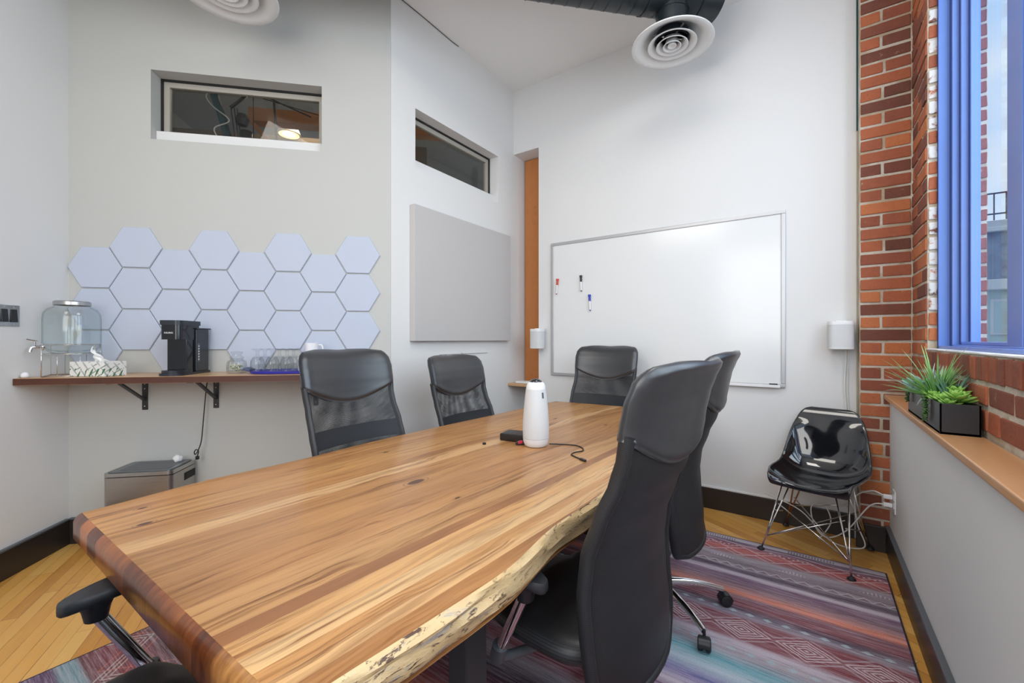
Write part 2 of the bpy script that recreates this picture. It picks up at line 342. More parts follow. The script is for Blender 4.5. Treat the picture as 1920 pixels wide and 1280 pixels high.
# upper figured band
da = tri(x + 0.05, 0.42); band = vv.between(0.065, 0.30)
curve1 = line(vw - 0.085 - (x * 15.0).sin() * 0.014, 0.004); chev = line(((vw - 0.17) * 1.1).abs() - tri(x, 0.16) * 0.055, 0.004)
chev2 = line(((vw - 0.17) * 1.1).abs() - tri(x + 0.03, 0.16) * 0.055 - 0.018, 0.003)
hat = ((x / 0.016).fract().lt(0.4)) * (vw - 0.295).abs().lt(tri(x + 0.08, 0.34) * 0.06 - 0.035)
hat0 = ((x / 0.014).fract().lt(0.45)) * vv.between(0.022, 0.05) * tri(x, 0.5).gt(0.55)
lad = ((x / 0.022).fract().lt(0.5)) * line(vw - 0.115 - ((x / 0.044).fract().lt(0.5)) * 0.012, 0.006) * tri(x + 0.1, 0.36).gt(0.4)
up = (curve1 + chev + chev2 + hat + lad).clamp() * band
col = m.mix(up * 0.8, col, (0.74, 0.58, 0.60)); col = m.mix(hat0 * 0.8, col, (0.06, 0.05, 0.07))
# near-left zigzags
zb = vv.between(2.335, 2.59)
zl = (line(vw - 2.37 - tri(x + 0.03, 0.30) * 0.17, 0.0042) + line(vw - 2.395 - tri(x + 0.03, 0.30) * 0.17, 0.0042) + line(vw - 2.42 - tri(x + 0.03, 0.30) * 0.17, 0.0042)).clamp() * zb
zo = (line(vw - 2.36 - tri(x + 0.15, 0.34) * 0.20, 0.003) + line(vw - 2.345 - tri(x + 0.02, 0.5) * 0.24, 0.003)).clamp() * zb
col = m.mix(zl * 0.8, col, (0.55, 0.50, 0.42)); col = m.mix(zo * 0.8, col, (0.60, 0.15, 0.09))
streak = m.noise(m.vec(x * 4.0, y * 110.0, 1.0), 1.2, 6, 0.8)
weave = m.noise(m.vec(x * 260.0, y * 420.0, 0.0), 1.0, 2)
col = m.mix(streak.smooth(0.40, 0.72) * 0.60, col, (0.66, 0.54, 0.62)); col = m.mix((1.0 - streak.smooth(0.28, 0.50)) * 0.65, col, (0.09, 0.05, 0.08))
col = m.mix(weave.smooth(0.3, 0.7) * 0.45, m.mix(0.0, col, col), m.mix(0.55, col, (0.02, 0.015, 0.02)))
edge = ((x - 0.322).gt(0.0) + vv.lt(0.008) + (x + 2.352).lt(0.0)).clamp()
col = m.mix(edge, col, (0.03, 0.02, 0.04))
m.set('Base Color', col); m.bump(weave + streak, 0.5, 0.002); MT['rug'] = m.m

# ------------------------------------------------------------------ mesh builder
class MB:
    def __init__(s): s.v = []; s.f = []; s.fm = []; s.uv = {}; s.tone = {}
    def add(s, vs, fs, mi=0, uvs=None, tone=None):
        b = len(s.v); s.v += [tuple(p) for p in vs]
        for k, f in enumerate(fs):
            i = len(s.f); s.f.append([b + j for j in f]); s.fm.append(mi)
            if uvs is not None: s.uv[i] = [uvs[j] for j in f]
            if tone is not None: s.tone[i] = tone
        return s
    def bm(s, bm, mi=0, mat=None, tone=None):
        if mat is not None: bmesh.ops.transform(bm, matrix=mat, verts=bm.verts)
        bm.verts.index_update(); s.add([v.co[:] for v in bm.verts], [[v.index for v in f.verts] for f in bm.faces], mi, None, tone); bm.free(); return s
    def box(s, c, d, bev=0.0, mi=0, rz=0.0, rx=0.0, ry=0.0, seg=2, tone=None, jit=0.0):
        bm = bmesh.new(); bmesh.ops.create_cube(bm, size=1.0); bmesh.ops.scale(bm, vec=Vector(d), verts=bm.verts)
        if jit:
            for v in bm.verts: v.co += Vector([rnd.uniform(-jit, jit) for _ in range(3)])
        if bev > 0: bmesh.ops.bevel(bm, geom=bm.edges[:], offset=min(bev, min(d) * 0.49), segments=seg, profile=0.6, affect='EDGES')
        mt = Matrix.Translation(Vector(c)) @ Matrix.Rotation(rz, 4, 'Z') @ Matrix.Rotation(ry, 4, 'Y') @ Matrix.Rotation(rx, 4, 'X')
        return s.bm(bm, mi, mt, tone)
    def b2(s, x0, x1, y0, y1, z0, z1, bev=0.0, mi=0): return s.box(((x0 + x1) / 2, (y0 + y1) / 2, (z0 + z1) / 2), (abs(x1 - x0), abs(y1 - y0), abs(z1 - z0)), bev, mi)
    def lathe(s, prof, n=32, c=(0, 0, 0), mat=None, mi=0):
        vs = []; fs = []
        for r, z in prof:
            for i in range(n):
                a = 2 * math.pi * i / n; vs.append(Vector((r * math.cos(a), r * math.sin(a), z)))
        for k in range(len(prof) - 1):
            for i in range(n):
                j = (i + 1) % n; fs.append([k * n + i, k * n + j, (k + 1) * n + j, (k + 1) * n + i])
        if prof[0][0] > 1e-6: fs.append([i for i in range(n)][::-1]) if prof[0][0] < 0 else None
        m_ = Matrix.Translation(Vector(c)) @ (mat or Matrix.Identity(4))
        s.add([m_ @ p for p in vs], [f for f in fs if f], mi); return s
    def tube(s, pts, r, n=10, mi=0, cap=True, closed=False):
        pts = [Vector(p) for p in pts]; N = len(pts); rr = r if isinstance(r, (list, tuple)) else [r] * N
        vs = []; fs = []; up = None
        for i, p in enumerate(pts):
            if closed: t = (pts[(i + 1) % N] - pts[i - 1])
            else: t = (pts[min(i + 1, N - 1)] - pts[max(i - 1, 0)])
            t.normalize()
            if up is None: up = Vector((0, 0, 1)) if abs(t.z) < 0.9 else Vector((1, 0, 0))
            a = t.cross(up); 
            if a.length < 1e-5: a = t.cross(Vector((0, 1, 0)))
            a.normalize(); b = a.cross(t); up = b
            for k in range(n):
                an = 2 * math.pi * k / n; vs.append(p + (a * math.cos(an) + b * math.sin(an)) * rr[i])
        M_ = N if closed else N - 1
        for i in range(M_):
            for k in range(n):
                l = (k + 1) % n; j = (i + 1) % N; fs.append([i * n + k, i * n + l, j * n + l, j * n + k])
        if cap and not closed: fs.append(list(range(n))[::-1]); fs.append([(N - 1) * n + k for k in range(n)])
        return s.add(vs, fs, mi)
    def grid(s, fn, nu, nv, mi=0, uvf=None, flip=False, closed_u=False):
        vs = []; uvs = []
        for j in range(nv + 1):
            for i in range(nu + 1):
                u = i / nu; v = j / nv; vs.append(fn(u, v)); uvs.append(uvf(u, v) if uvf else (u, v))
        fs = []
        for j in range(nv):
            for i in range(nu):
                q = [j * (nu + 1) + i, j * (nu + 1) + i + 1, (j + 1) * (nu + 1) + i + 1, (j + 1) * (nu + 1) + i]
                fs.append(q[::-1] if flip else q)
        return s.add(vs, fs, mi, uvs)
    def prism(s, poly, z0, z1, mi=0, mi_side=None):
        n = len(poly); vs = [(p[0], p[1], z0) for p in poly] + [(p[0], p[1], z1) for p in poly]
        s.add(vs, [list(range(n))[::-1], list(range(n, 2 * n))], mi)
        s.add(vs, [[i, (i + 1) % n, n + (i + 1) % n, n + i] for i in range(n)], mi if mi_side is None else mi_side); return s
    def build(s, name, mats, parent=None, smooth=False, loc=None, rz=None, weld=False, auto=None):
        me = bpy.data.meshes.new(name); me.from_pydata(s.v, [], s.f)
        for m_ in (mats if isinstance(mats, (list, tuple)) else [mats]): me.materials.append(m_)
        for i, p in enumerate(me.polygons): p.material_index = s.fm[i]; p.use_smooth = smooth
        uvl = me.uv_layers.new(name='UVMap')
        if s.uv:
            for i, p in enumerate(me.polygons):
                if i in s.uv:
                    for k, li in enumerate(p.loop_indices): uvl.data[li].uv = s.uv[i][k]
        if s.tone:
            ca = me.color_attributes.new('tone', 'FLOAT_COLOR', 'CORNER')
            for i, p in enumerate(me.polygons):
                t_ = s.tone.get(i, (0.5, 0, 0))
                for li in p.loop_indices: ca.data[li].color = (t_[0], t_[1], t_[2], 1)
        me.update()
        if weld:
            bm = bmesh.new(); bm.from_mesh(me); bmesh.ops.remove_doubles(bm, verts=bm.verts, dist=1e-5); bm.to_mesh(me); bm.free()
        if smooth and auto is not None: me.set_sharp_from_angle(angle=R(auto))
        o = bpy.data.objects.new(name, me); COL.objects.link(o)
        if parent is not None: o.parent = parent
        if loc is not None: o.location = loc
        if rz is not None: o.rotation_euler = (0, 0, rz)
        return o
def tag(o, label=None, cat=None, group=None, kind=None):
    if label: o['label'] = label
    if cat: o['category'] = cat
    if group: o['group'] = group
    if kind: o['kind'] = kind
    return o
def thing(name, label, cat, loc=(0, 0, 0), rz=0.0, group=None):
    o = bpy.data.objects.new(name, None); COL.objects.link(o); o.location = loc; o.rotation_euler = (0, 0, rz); o.empty_display_size = 0.1
    return tag(o, label, cat, group)
def struct(mb, name, mats, parent=None, **kw):
    o = mb.build(name, mats, parent, **kw)
    if parent is None: o['kind'] = 'structure'
    return o
def copy_tree(o, parent=None):
    c_ = o.copy(); COL.objects.link(c_); c_.parent = parent
    for ch in list(o.children): copy_tree(ch, c_)
    return c_
def text_mesh(body, size, name, mat, parent, loc, rot, depth=0.0006, align='LEFT'):
    cu = bpy.data.curves.new('letters', 'FONT'); cu.body = body; cu.size = size; cu.extrude = depth; cu.align_x = align
    to = bpy.data.objects.new('letters', cu); COL.objects.link(to)
    dg = bpy.context.evaluated_depsgraph_get(); dg.update(); me = bpy.data.meshes.new_from_object(to.evaluated_get(dg))
    bpy.data.objects.remove(to, do_unlink=True); me.name = name; me.materials.clear(); me.materials.append(mat)
    o = bpy.data.objects.new(name, me); COL.objects.link(o); o.parent = parent; o.location = loc; o.rotation_euler = rot; return o
def smoothpath(pts, n=8):
    pts = [Vector(p) for p in pts]; out = []
    for i in range(len(pts) - 1):
        p0 = pts[max(i - 1, 0)]; p1 = pts[i]; p2 = pts[i + 1]; p3 = pts[min(i + 2, len(pts) - 1)]
        for k in range(n):
            t_ = k / n; out.append(0.5 * ((2 * p1) + (p2 - p0) * t_ + (2 * p0 - 5 * p1 + 4 * p2 - p3) * t_ ** 2 + (3 * p1 - p0 - 3 * p2 + p3) * t_ ** 3))
    out.append(pts[-1]); return out
# ================================================================== GEOMETRY CONSTANTS
CX, CY = -3.7437, 0.5868                    # corner between the left wall and the angled wall
AX, AY = -2.3974, 1.9356                    # corner between the angled wall and the side wall
YB = 3.4176; XP = -2.3974; XL = 0.3771; CEIL = 3.667
SQ = math.sqrt(0.5); A45 = R(45); HL = 1.904
def H(s, off, z=0.0): return (CX + SQ * s + SQ * off, CY + SQ * s - SQ * off, z)   # along the angled wall, out into the room

# ================================================================== STRUCTURE
f = MB(); f.prism([(0.75, -1.9), (0.75, 3.75), (-2.6, 3.75), (-4.6, 1.9), (-4.6, -0.4), (-1.9, -1.9)], -0.08, 0.0)
struct(f, 'floor', MT['floor'])
f = MB(); f.prism([(0.66, -1.55), (0.66, 3.56), (-2.46, 3.56), (-2.46, 1.97), (-3.83, 0.60), (-1.66, -1.55)], CEIL, CEIL + 0.08)
struct(f, 'ceiling', MT['ceiling'])
# angled wall with a transom opening (local frame at the corner)
o0, o1, oz0, oz1 = 0.443, 1.456, 2.516, 2.954
f = MB()
f.b2(0, o0, 0, 0.14, 0, CEIL + 0.4); f.b2(o1, HL, 0, 0.14, 0, CEIL + 0.4); f.b2(o0, o1, 0, 0.14, 0, oz0); f.b2(o0, o1, 0, 0.14, oz1, CEIL + 0.4)
struct(f, 'wall_angled', MT['wall_shaded'], loc=(CX, CY, 0), rz=A45)
f = MB(); f.b2(-0.14, 0, -3.1, 0.14, 0, CEIL + 0.4); struct(f, 'wall_left', MT['wall'], loc=(CX, CY, 0), rz=A45)
# side wall with its own transom
p0, p1, pz0, pz1 = 2.157, 3.167, 2.521, 2.951
f = MB(); X0 = XP - 0.14
f.b2(X0, XP, AY, p0, 0, CEIL + 0.4); f.b2(X0, XP, p1, 3.77, 0, CEIL + 0.4); f.b2(X0, XP, p0, p1, 0, pz0); f.b2(X0, XP, p0, p1, pz1, CEIL + 0.4)
struct(f, 'wall_side', MT['wall'])
f = MB(); f.b2(-2.11, 0.232, YB, YB + 0.3, 0, CEIL + 0.05); f.b2(XP, -2.11, YB, YB + 0.3, 3.055, CEIL + 0.05); f.b2(XP, -2.11, 3.64, YB + 0.3, 0, 3.055)
struct(f, 'wall_back', MT['wall'])
# low wall under the window and its ledge
f = MB(); f.b2(XL, 0.50, -1.5, 3.293, 0, 0.898); struct(f, 'wall_low', MT['low_wall'])
# baseboards
def bb(x0, x1, y0, y1, name, loc=None, rz=None, cap=None):
    f = MB(); f.b2(x0, x1, y0, y1, 0, 0.150, 0.003); o = struct(f, name, MT['baseboard'], loc=loc, rz=rz)
    return o
bb(-2.11, 0.222, YB - 0.016, YB, 'baseboard_back'); bb(XP, XP + 0.016, AY + 0.01, 3.60, 'baseboard_side')
bb(0.016, HL, -0.016, 0, 'baseboard_angled', (CX, CY, 0), A45); bb(0, 0.016, -3.0, 0, 'baseboard_left', (CX, CY, 0), A45)
bb(XL - 0.016, XL, -1.5, 3.277, 'baseboard_low'); bb(0.222, XL - 0.0165, 3.274, 3.290, 'baseboard_pillar')
f = MB(); f.b2(XL - 0.022, XL, -1.5, 3.275, 0.150, 0.162, 0.002); struct(f, 'trim_1', MT['cap'])
f = MB(); f.box((HL / 2 + 0.008, -0.011, 0.155), (HL - 0.016, 0.022, 0.010), 0.002); struct(f, 'trim_2', MT['cap'], loc=(CX, CY, 0), rz=A45)
f = MB(); f.box((0.011, -1.51, 0.155), (0.022, 2.98, 0.010), 0.002); struct(f, 'trim_3', MT['cap'], loc=(CX, CY, 0), rz=A45)
# strips between plaster and brick
f = MB(); f.b2(0.2325, 0.2385, 3.395, 3.43, 2.55, CEIL); struct(f, 'trim_4', MT['teal'])
f = MB(); f.b2(0.2325, 0.2385, 3.398, 3.43, 0.15, 2.55); struct(f, 'trim_5', MT['pale_wood'])
# dark crack where plaster meets the ceiling
f = MB(); f.tube(smoothpath([(XP + 0.003, 2.0, CEIL - 0.004), (XP + 0.004, 2.25, CEIL - 0.002), (XP + 0.002, 2.5, CEIL - 0.006), (XP + 0.004, 2.62, CEIL - 0.003)]), 0.0022, 6)
struct(f, 'trim_6', MT['gasket'])
# orange stained post standing in the recess
f = MB(); f.b2(-2.385, -2.12, 3.60, 3.638, 0.832, 3.05, 0.004); struct(f, 'trim_7', MT['post'])
f = MB(); f.b2(XP + 0.001, -2.105, 3.32, 3.638, 0.805, 0.830, 0.004); struct(f, 'trim_8', MT['shelf'])

# ---- bricks
def lay(br, o, du, face, u0, u1, z0, z1, cuts, depth=0.03, white=0.0, prot=0.004, tone=None):
    """one course: bricks between cut positions; o = origin, du = unit direction, face = unit normal towards the viewer"""
    us = [u0] + cuts + [u1]
    rz = math.atan2(du[1], du[0])
    for a_, b_ in zip(us[:-1], us[1:]):
        g = 0.0065; L_ = b_ - a_ - 2 * g
        if L_ < 0.01: continue
        cu = (a_ + b_) / 2; pr = prot + rnd.uniform(-0.0025, 0.003)
        c_ = (o[0] + du[0] * cu + face[0] * (pr - depth / 2), o[1] + du[1] * cu + face[1] * (pr - depth / 2), (z0 + z1) / 2 + rnd.uniform(-0.0015, 0.0015))
        tn = rnd.random() if tone is None else tone
        w_ = 1.0 if rnd.random() < white else 0.0
        br.box(c_, (L_, depth, z1 - z0 - 0.0140), 0.0045, 0, rz=rz + rnd.uniform(-0.006, 0.006), ry=rnd.uniform(-0.008, 0.008), seg=2, tone=(tn, w_, 0), jit=0.0015)
CR = 0.0753; n0 = -14; Z0 = 1.087 + n0 * CR
br = MB(); k = n0
while Z0 + (k - n0) * CR < CEIL:
    z = Z0 + (k - n0) * CR; zt = min(z + CR, CEIL - 0.002); j = rnd.uniform(-0.008, 0.008)
    if zt - z > 0.03: lay(br, (0.238, 3.293), (1, 0), (0, -1), 0, 0.238, max(z, 0.002), zt, [] if k % 2 == 0 else [0.108 + j], white=0.0)
    k += 1
f = MB(); f.b2(0.2405, 0.60, 3.2945, 3.70, 0, CEIL + 0.05); core = struct(f, 'wall_pillar', MT['mortar']); struct(br, 'bricks', MT['brick'], core)
br = MB(); k = n0
while Z0 + (k - n0) * CR < CEIL:
    z = Z0 + (k - n0) * CR; zt = min(z + CR, CEIL - 0.002); j = rnd.uniform(-0.01, 0.01)
    if z > 0.93 and zt - z > 0.03:
        lay(br, (0.476, 2.922), (0, 1), (-1, 0), 0.0, 0.366, z, zt, [0.105 + j, 0.325] if k % 2 == 0 else [0.215 + j], prot=0.003)
        if z > 1.19: lay(br, (0.480, 2.922), (1, 0), (0, -1), -0.004, 0.040, z, zt, [], white=0.62, prot=0.003)
    k += 1
y = 2.915                                                     # soldier course under the window, then two flat courses
while y > -1.4:
    w_ = 0.068 + rnd.uniform(-0.006, 0.006)
    lay(br, (0.476, 0), (0, 1), (-1, 0), y - w_, y, 1.103, 1.197, [], prot=0.006, tone=rnd.uniform(0.0, 0.55)); y -= w_ + 0.001
for zz0, zz1, ph in ((1.024, 1.099, 0.0), (0.938, 1.020, 0.11)):
    y = 2.92 - ph
    if ph: lay(br, (0.476, 0), (0, 1), (-1, 0), y, 2.92, zz0, zz1, [])
    i = 0
    while y > -1.4:
        w_ = 0.115 if (i % 3) else 0.215
        lay(br, (0.476, 0), (0, 1), (-1, 0), y - w_, y, zz0, zz1, [], prot=0.003, tone=rnd.uniform(0.1, 0.8)); y -= w_ + 0.001; i += 1
f = MB(); f.b2(0.4785, 0.70, -1.5, 3.30, 0, 1.198); f.b2(0.4785, 0.644, 2.925, 3.30, 1.19, CEIL + 0.05); f.b2(0.4785, 0.70, -1.5, -0.75, 1.19, CEIL + 0.05); f.b2(0.4785, 0.70, -0.8, 2.93, 3.52, CEIL + 0.05)
core = struct(f, 'wall_window', MT['mortar']); struct(br, 'bricks', MT['brick'], core)
led = MB(); y = 2.93
while y > -0.75:
    led.box((0.4975, y - 0.06, 1.2005), (0.050 + rnd.uniform(-0.004, 0.003), 0.125, 0.007), 0.003, rz=rnd.uniform(-0.02, 0.02), jit=0.001); y -= 0.12
struct(led, 'painted_mortar_ledge', MT['white'], core)
# outer reveal bricks seen through the glass
br = MB(); z = 1.2
while z < 3.5: lay(br, (0.646, 2.905), (1, 0), (0, -1), 0.0, 0.040, z, z + 0.066, [], depth=0.06, prot=0.006, tone=0.35); z += 0.067
struct(br, 'outer_bricks', MT['brick'], core)
f = MB(); f.b2(0.646, 0.679, 2.905, 3.3, 1.2, 3.6); struct(f, 'outer_reveal', MT['mortar'], core)

# ---- window ledge board (a shelf lying on the low wall)
f = MB(); f.box(((0.352 + 0.474) / 2, 0.89, 0.9115), (0.122, 4.795, 0.027), 0.006, seg=3)
tag(f.build('window_ledge', MT['sill']), 'long honey-brown timber ledge on the low wall under the blue window', 'ledge')

# ---- blue window
win = MB(); ZB, ZT = 1.2045, 3.519
win.prism([(0.514, 2.921), (0.514, 2.900), (0.554, 2.900), (0.554, 2.921)], ZB, ZT)
win.b2(0.514, 0.640, -0.748, -0.72, ZB, ZT)
win.b2(0.514, 0.5545, -0.72, 2.9, ZB, ZB + 0.014, 0.002); win.b2(0.514, 0.64, -0.72, 2.9, ZT - 0.03, ZT)
w3 = struct(win, 'window_3', MT['blue'])
def blue(nm, *bx, bev=0.003):
    f = MB()
    for b in bx: f.b2(*b, bev)
    return f.build(nm, MT['blue'], w3)
blue('window_frame', (0.5545, 0.640, 2.862, 2.9205, ZB, ZT), (0.5545, 0.64, -0.72, 2.862, ZB, ZB + 0.020))
for ya, yb in ((2.235, 2.861), (1.42, 2.12), (0.60, 1.305), (-0.70, 0.485)):
    blue('sash', (0.579, 0.638, yb - 0.026, yb, ZB + 0.02, ZT - 0.03), (0.605, 0.638, yb - 0.052, yb - 0.026, ZB + 0.02, ZT - 0.03), (0.579, 0.638, ya, ya + 0.03, ZB + 0.02, ZT - 0.03), (0.579, 0.638, ya + 0.03, yb - 0.026, ZB + 0.02, ZB + 0.034), (0.579, 0.638, ya + 0.03, yb - 0.026, ZT - 0.07, ZT - 0.03))
    f = MB(); f.b2(0.618, 0.624, ya + 0.028, yb - 0.05, ZB + 0.03, ZT - 0.06); f.build('pane', MT['pane'], w3)
for ya, yb in ((2.12, 2.235), (1.305, 1.42), (0.485, 0.60)): blue('mullion', (0.576, 0.638, ya, yb, ZB + 0.014, ZT - 0.03)); 

f = MB(); f.b2(0.5125, 0.5145, 2.9005, 2.921, ZB, ZT); f.b2(0.5525, 0.5545, 2.8625, 2.8995, ZB, ZT); f.b2(0.5775, 0.5795, 2.8365, 2.8615, ZB + 0.02, ZT - 0.03); f.b2(0.6035, 0.6055, 2.8095, 2.8345, ZB + 0.02, ZT - 0.03); f.build('shade_strips', MT['navy'], w3)  # navy strips paint backlit shade onto the frame's room-facing steps
# ---- transoms
def transom(name, x0, x1, z0, z1, loc, rz, y0):
    """local: x along wall, +y away from the room"""
    f = MB(); t = 0.012; g = y0
    f.b2(x0, x1, g, g + 0.012, z1 - t, z1); f.b2(x0, x1, g, g + 0.012, z0, z0 + t); f.b2(x0, x0 + t, g, g + 0.012, z0, z1); f.b2(x1 - t, x1, g, g + 0.012, z0, z1)
    r = struct(f, name, MT['gasket'], loc=loc, rz=rz)
    f = MB(); t2 = 0.045; g = y0 + 0.0125
    f.b2(x0 + 0.002, x1 - 0.002, g, g + 0.03, z1 - t2, z1 - 0.002); f.b2(x0 + 0.002, x1 - 0.002, g, g + 0.03, z0 + 0.002, z0 + t2); f.b2(x0 + 0.002, x0 + t2, g, g + 0.03, z0 + t2, z1 - t2); f.b2(x1 - t2, x1 - 0.002, g, g + 0.03, z0 + t2, z1 - t2)
    f.build('window_frame', MT['beige'], r)
    f = MB(); f.b2(x0 + 0.01, x1 - 0.01, g + 0.012, g + 0.017, z0 + 0.01, z1 - 0.01); f.build('pane', MT['pane_dark'], r)
    f = MB(); f.b2(x0 + 0.001, x1 - 0.001, 0.05, y0 - 0.001, z0 + 0.001, z0 + 0.075, 0.003); f.build('stop_board', MT['wall'], r)
    return r
transom('window_1', o0, o1, oz0, oz1, (CX, CY, 0), A45, 0.098)
transom('window_2', p0 - AY, p1 - AY, pz0, pz1, (XP, AY, 0), R(90), 0.098)

# ---- the neighbouring room seen through the transoms
m = M('neighbour_plaster', (0.30, 0.285, 0.255), 0.9); MT['nb'] = m.m
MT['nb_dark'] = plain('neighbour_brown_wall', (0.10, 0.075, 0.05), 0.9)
f = MB()
f.prism([(-2.6, 1.8), (-2.6, 3.8), (-2.6, 7.5), (-9.5, 7.5), (-9.5, -1.5), (-3.9, -1.5), (-3.9, 0.75)], 4.25, 4.33); struct(f, 'wall_neighbour_ceiling', MT['nb'])
f = MB(); f.b2(-4.0, 2.1, 1.75, 1.85, 0.0, 3.37); struct(f, 'wall_neighbour_far', MT['nb_dark'], loc=(CX, CY, 0), rz=A45)
f = MB(); f.b2(-5.3, -5.2, 3.4, 6.5, 0, 4.25); struct(f, 'wall_neighbour_side', MT['nb'])
f = MB(); f.b2(-1.3, -1.22, 0.2, 5.3, 0, 4.25); struct(f, 'wall_neighbour_partition', MT['nb'], loc=(CX, CY, 0), rz=A45)
f = MB(); f.b2(-9.5, -2.6, -1.5, 7.5, -0.1, 0.0); 
f = MB(); f.prism([(-2.62, 1.95), (-2.62, 7.5), (-9.5, 7.5), (-9.5, -1.5), (-4.7, -1.5), (-4.7, 0.0), (-3.95, 0.75)], -0.08, -0.001); struct(f, 'wall_neighbour_floor', MT['nb_dark'])
bm_ = MB(); bm_.box((1.60, 1.06, 3.215), (2.0, 0.12, 0.115), 0.004); bm_.box((0.70, 1.02, 3.06), (0.035, 0.05, 0.26), 0.004, ry=R(-42))
tag(bm_.build('timber_beam', MT['post'], loc=(CX, CY, 0), rz=A45), 'orange stained ceiling beam beyond the wide transom window', 'beam')
lp = thing('ceiling_light', 'round glowing warm ceiling light beyond the wide transom window', 'light', H(0.74, -1.60, 3.325), A45)
f = MB(); f.lathe([(0.0, 0.05), (0.09, 0.05), (0.11, 0.0), (0.095, -0.005)], 24); f.build('lamp_housing', MT['white'], lp, True)
MT['glow'] = M('warm_lamp_glow', (1, 0.8, 0.4), 0.5).m; b_ = MT['glow'].node_tree.nodes['Principled BSDF']; b_.inputs['Emission Color'].default_value = (1.0, 0.72, 0.32, 1); b_.inputs['Emission Strength'].default_value = 9
f = MB(); f.lathe([(0.0, -0.012), (0.04, -0.010), (0.060, 0.0)], 24); f.build('lamp_lens', MT['glow'], lp, True)
l = bpy.data.lights.new('neighbour_light', 'POINT'); l.energy = 22; l.color = (1.0, 0.86, 0.66); l.shadow_soft_size = 0.12; lo = bpy.data.objects.new('neighbour_light', l); COL.objects.link(lo); lo.location = H(0.9, -1.45, 3.45)
l = bpy.data.lights.new('neighbour_light', 'POINT'); l.energy = 9; l.color = (1.0, 0.92, 0.82); l.shadow_soft_size = 0.3; lo = bpy.data.objects.new('neighbour_light', l); COL.objects.link(lo); lo.location = (-4.2, 4.0, 2.4)  # added point light without a fixture, brightens the room beyond the side transom
f = MB(); f.tube(smoothpath([(0.60, 0.5, 3.30), (0.535, 0.5, 3.124), (0.517, 0.5, 3.066), (0.564, 0.5, 2.998), (0.673, 0.5, 2.905), (0.571, 0.5, 2.838), (0.608, 0.5, 2.75)]), 0.0045, 8)
tag(f.build('cable', MT['white_cord'], loc=(CX, CY, 0), rz=A45, smooth=True), 'white looping cable hanging beyond the wide transom window', 'cable')
fan = thing('pipe_cluster', 'dark pipes and valve hanging beyond the wide transom window', 'pipes', H(0, -0.8, 0), A45)
f = MB(); f.tube([(0.40, 0, 3.50), (0.436, 0, 3.22), (0.483, 0.0, 3.086), (0.56, 0.0, 2.80)], 0.030, 12); f.build('pipe', MT['teal'], fan, True)
f = MB(); f.tube([(0.55, 0, 3.149), (0.70, 0, 3.29)], 0.013, 8); f.build('conduit', MT['black_metal'], fan, True)
for q in (0.565, 0.59, 0.61): f = MB(); f.tube([(q - 0.02, 0.02, 3.16), (q + 0.03, 0.02, 2.75)], 0.004, 8); f.build('cable', MT['black_metal'], fan, True)
f = MB(); f.lathe([(0, -0.06), (0.035, -0.05), (0.055, 0.0), (0.035, 0.04), (0, 0.05)], 9, (0.640, 0, 3.06)); f.build('valve', MT['black'], fan)
f = MB(); f.lathe([(0, -0.09), (0.045, -0.08), (0.05, 0.02), (0, 0.03)], 14, (0.668, 0, 2.94)); f.build('valve_body', MT['black'], fan, True)
for a_, b_, q in (((0.722, 0, 3.4), (0.722, 0, 2.8), 0.004), ((0.868, 0, 3.4), (0.900, 0, 2.9), 0.009), ((0.78, 0, 3.28), (1.17, 0, 3.13), 0.006), ((0.76, 0.1, 3.30), (1.25, 0.1, 3.19), 0.004)):
    f = MB(); f.tube([a_, b_], q, 8); f.build('hanger_rod', MT['black_metal'], fan, True)

# ---- outside
MT['asphalt'] = plain('grey_street', (0.20, 0.20, 0.20), 0.9)
f = MB(); f.b2(0.9, 60, -30, 70, -4.1, -4.0); struct(f, 'ground', MT['asphalt'])
MT['hgreen'] = plain('pale_green_stucco', (0.46, 0.55, 0.50), 0.8); MT['slate'] = plain('grey_slate', (0.16, 0.19, 0.23), 0.6, var=0.5, scale=4); MT['cornice'] = plain('pale_cornice', (0.62, 0.62, 0.60), 0.7)
hs = thing('house', 'pale green house with slate mansard roof seen through the blue window', 'house', (2.9, 14.0, -4.0))
f = MB(); f.b2(0, 7, 0, 6, 0, 6.35); f.build('wall', MT['hgreen'], hs)
f = MB(); f.prism([(-0.05, -0.05), (7.05, -0.05), (7.05, 6), (-0.05, 6)], 6.58, 6.60); f.add([(0.0, 0.0, 6.6), (7, 0.0, 6.6), (7, 0.55, 7.75), (0, 0.55, 7.75), (0, 6, 6.6), (7, 6, 6.6), (0, 6, 7.75), (7, 6, 7.75)], [[0, 1, 2, 3], [0, 3, 6, 4], [1, 5, 7, 2], [3, 2, 7, 6]]); f.build('mansard_roof', MT['slate'], hs)
f = MB(); f.b2(-0.2, 7.1, -0.25, 0.1, 6.35, 6.58, 0.02); f.b2(-0.1, 7.1, 0.4, 6, 7.75, 7.86, 0.02); f.b2(-0.05, 7, 1.2, 6, 7.86, 8.15); f.build('cornice', MT['cornice'], hs)
for wx in (0.42, 0.86, 2.2, 3.6, 5.0):
    f = MB(); f.b2(wx, wx + 0.34 if wx < 1 else wx + 0.9, -0.04, 0.05, 5.35, 6.15, 0.01); w_ = f.build('window', MT['cornice'], hs)
    f = MB(); f.b2(wx + 0.05, wx + (0.29 if wx < 1 else 0.85), -0.05, 0.0, 5.40, 6.10); f.build('pane', MT['hgreen' if wx < 1 else 'slate'], w_)
f = MB()
f.tube([(0.3, 0.9, 8.74), (7, 0.9, 8.74)], 0.02, 6); f.tube([(0.3, 0.9, 8.25), (7, 0.9, 8.25)], 0.02, 6)
for i in range(34): f.tube([(0.3 + i * 0.2, 0.9, 8.1), (0.3 + i * 0.2, 0.9, 8.74)], 0.014, 6)
f.build('railing', MT['black_metal'], hs)

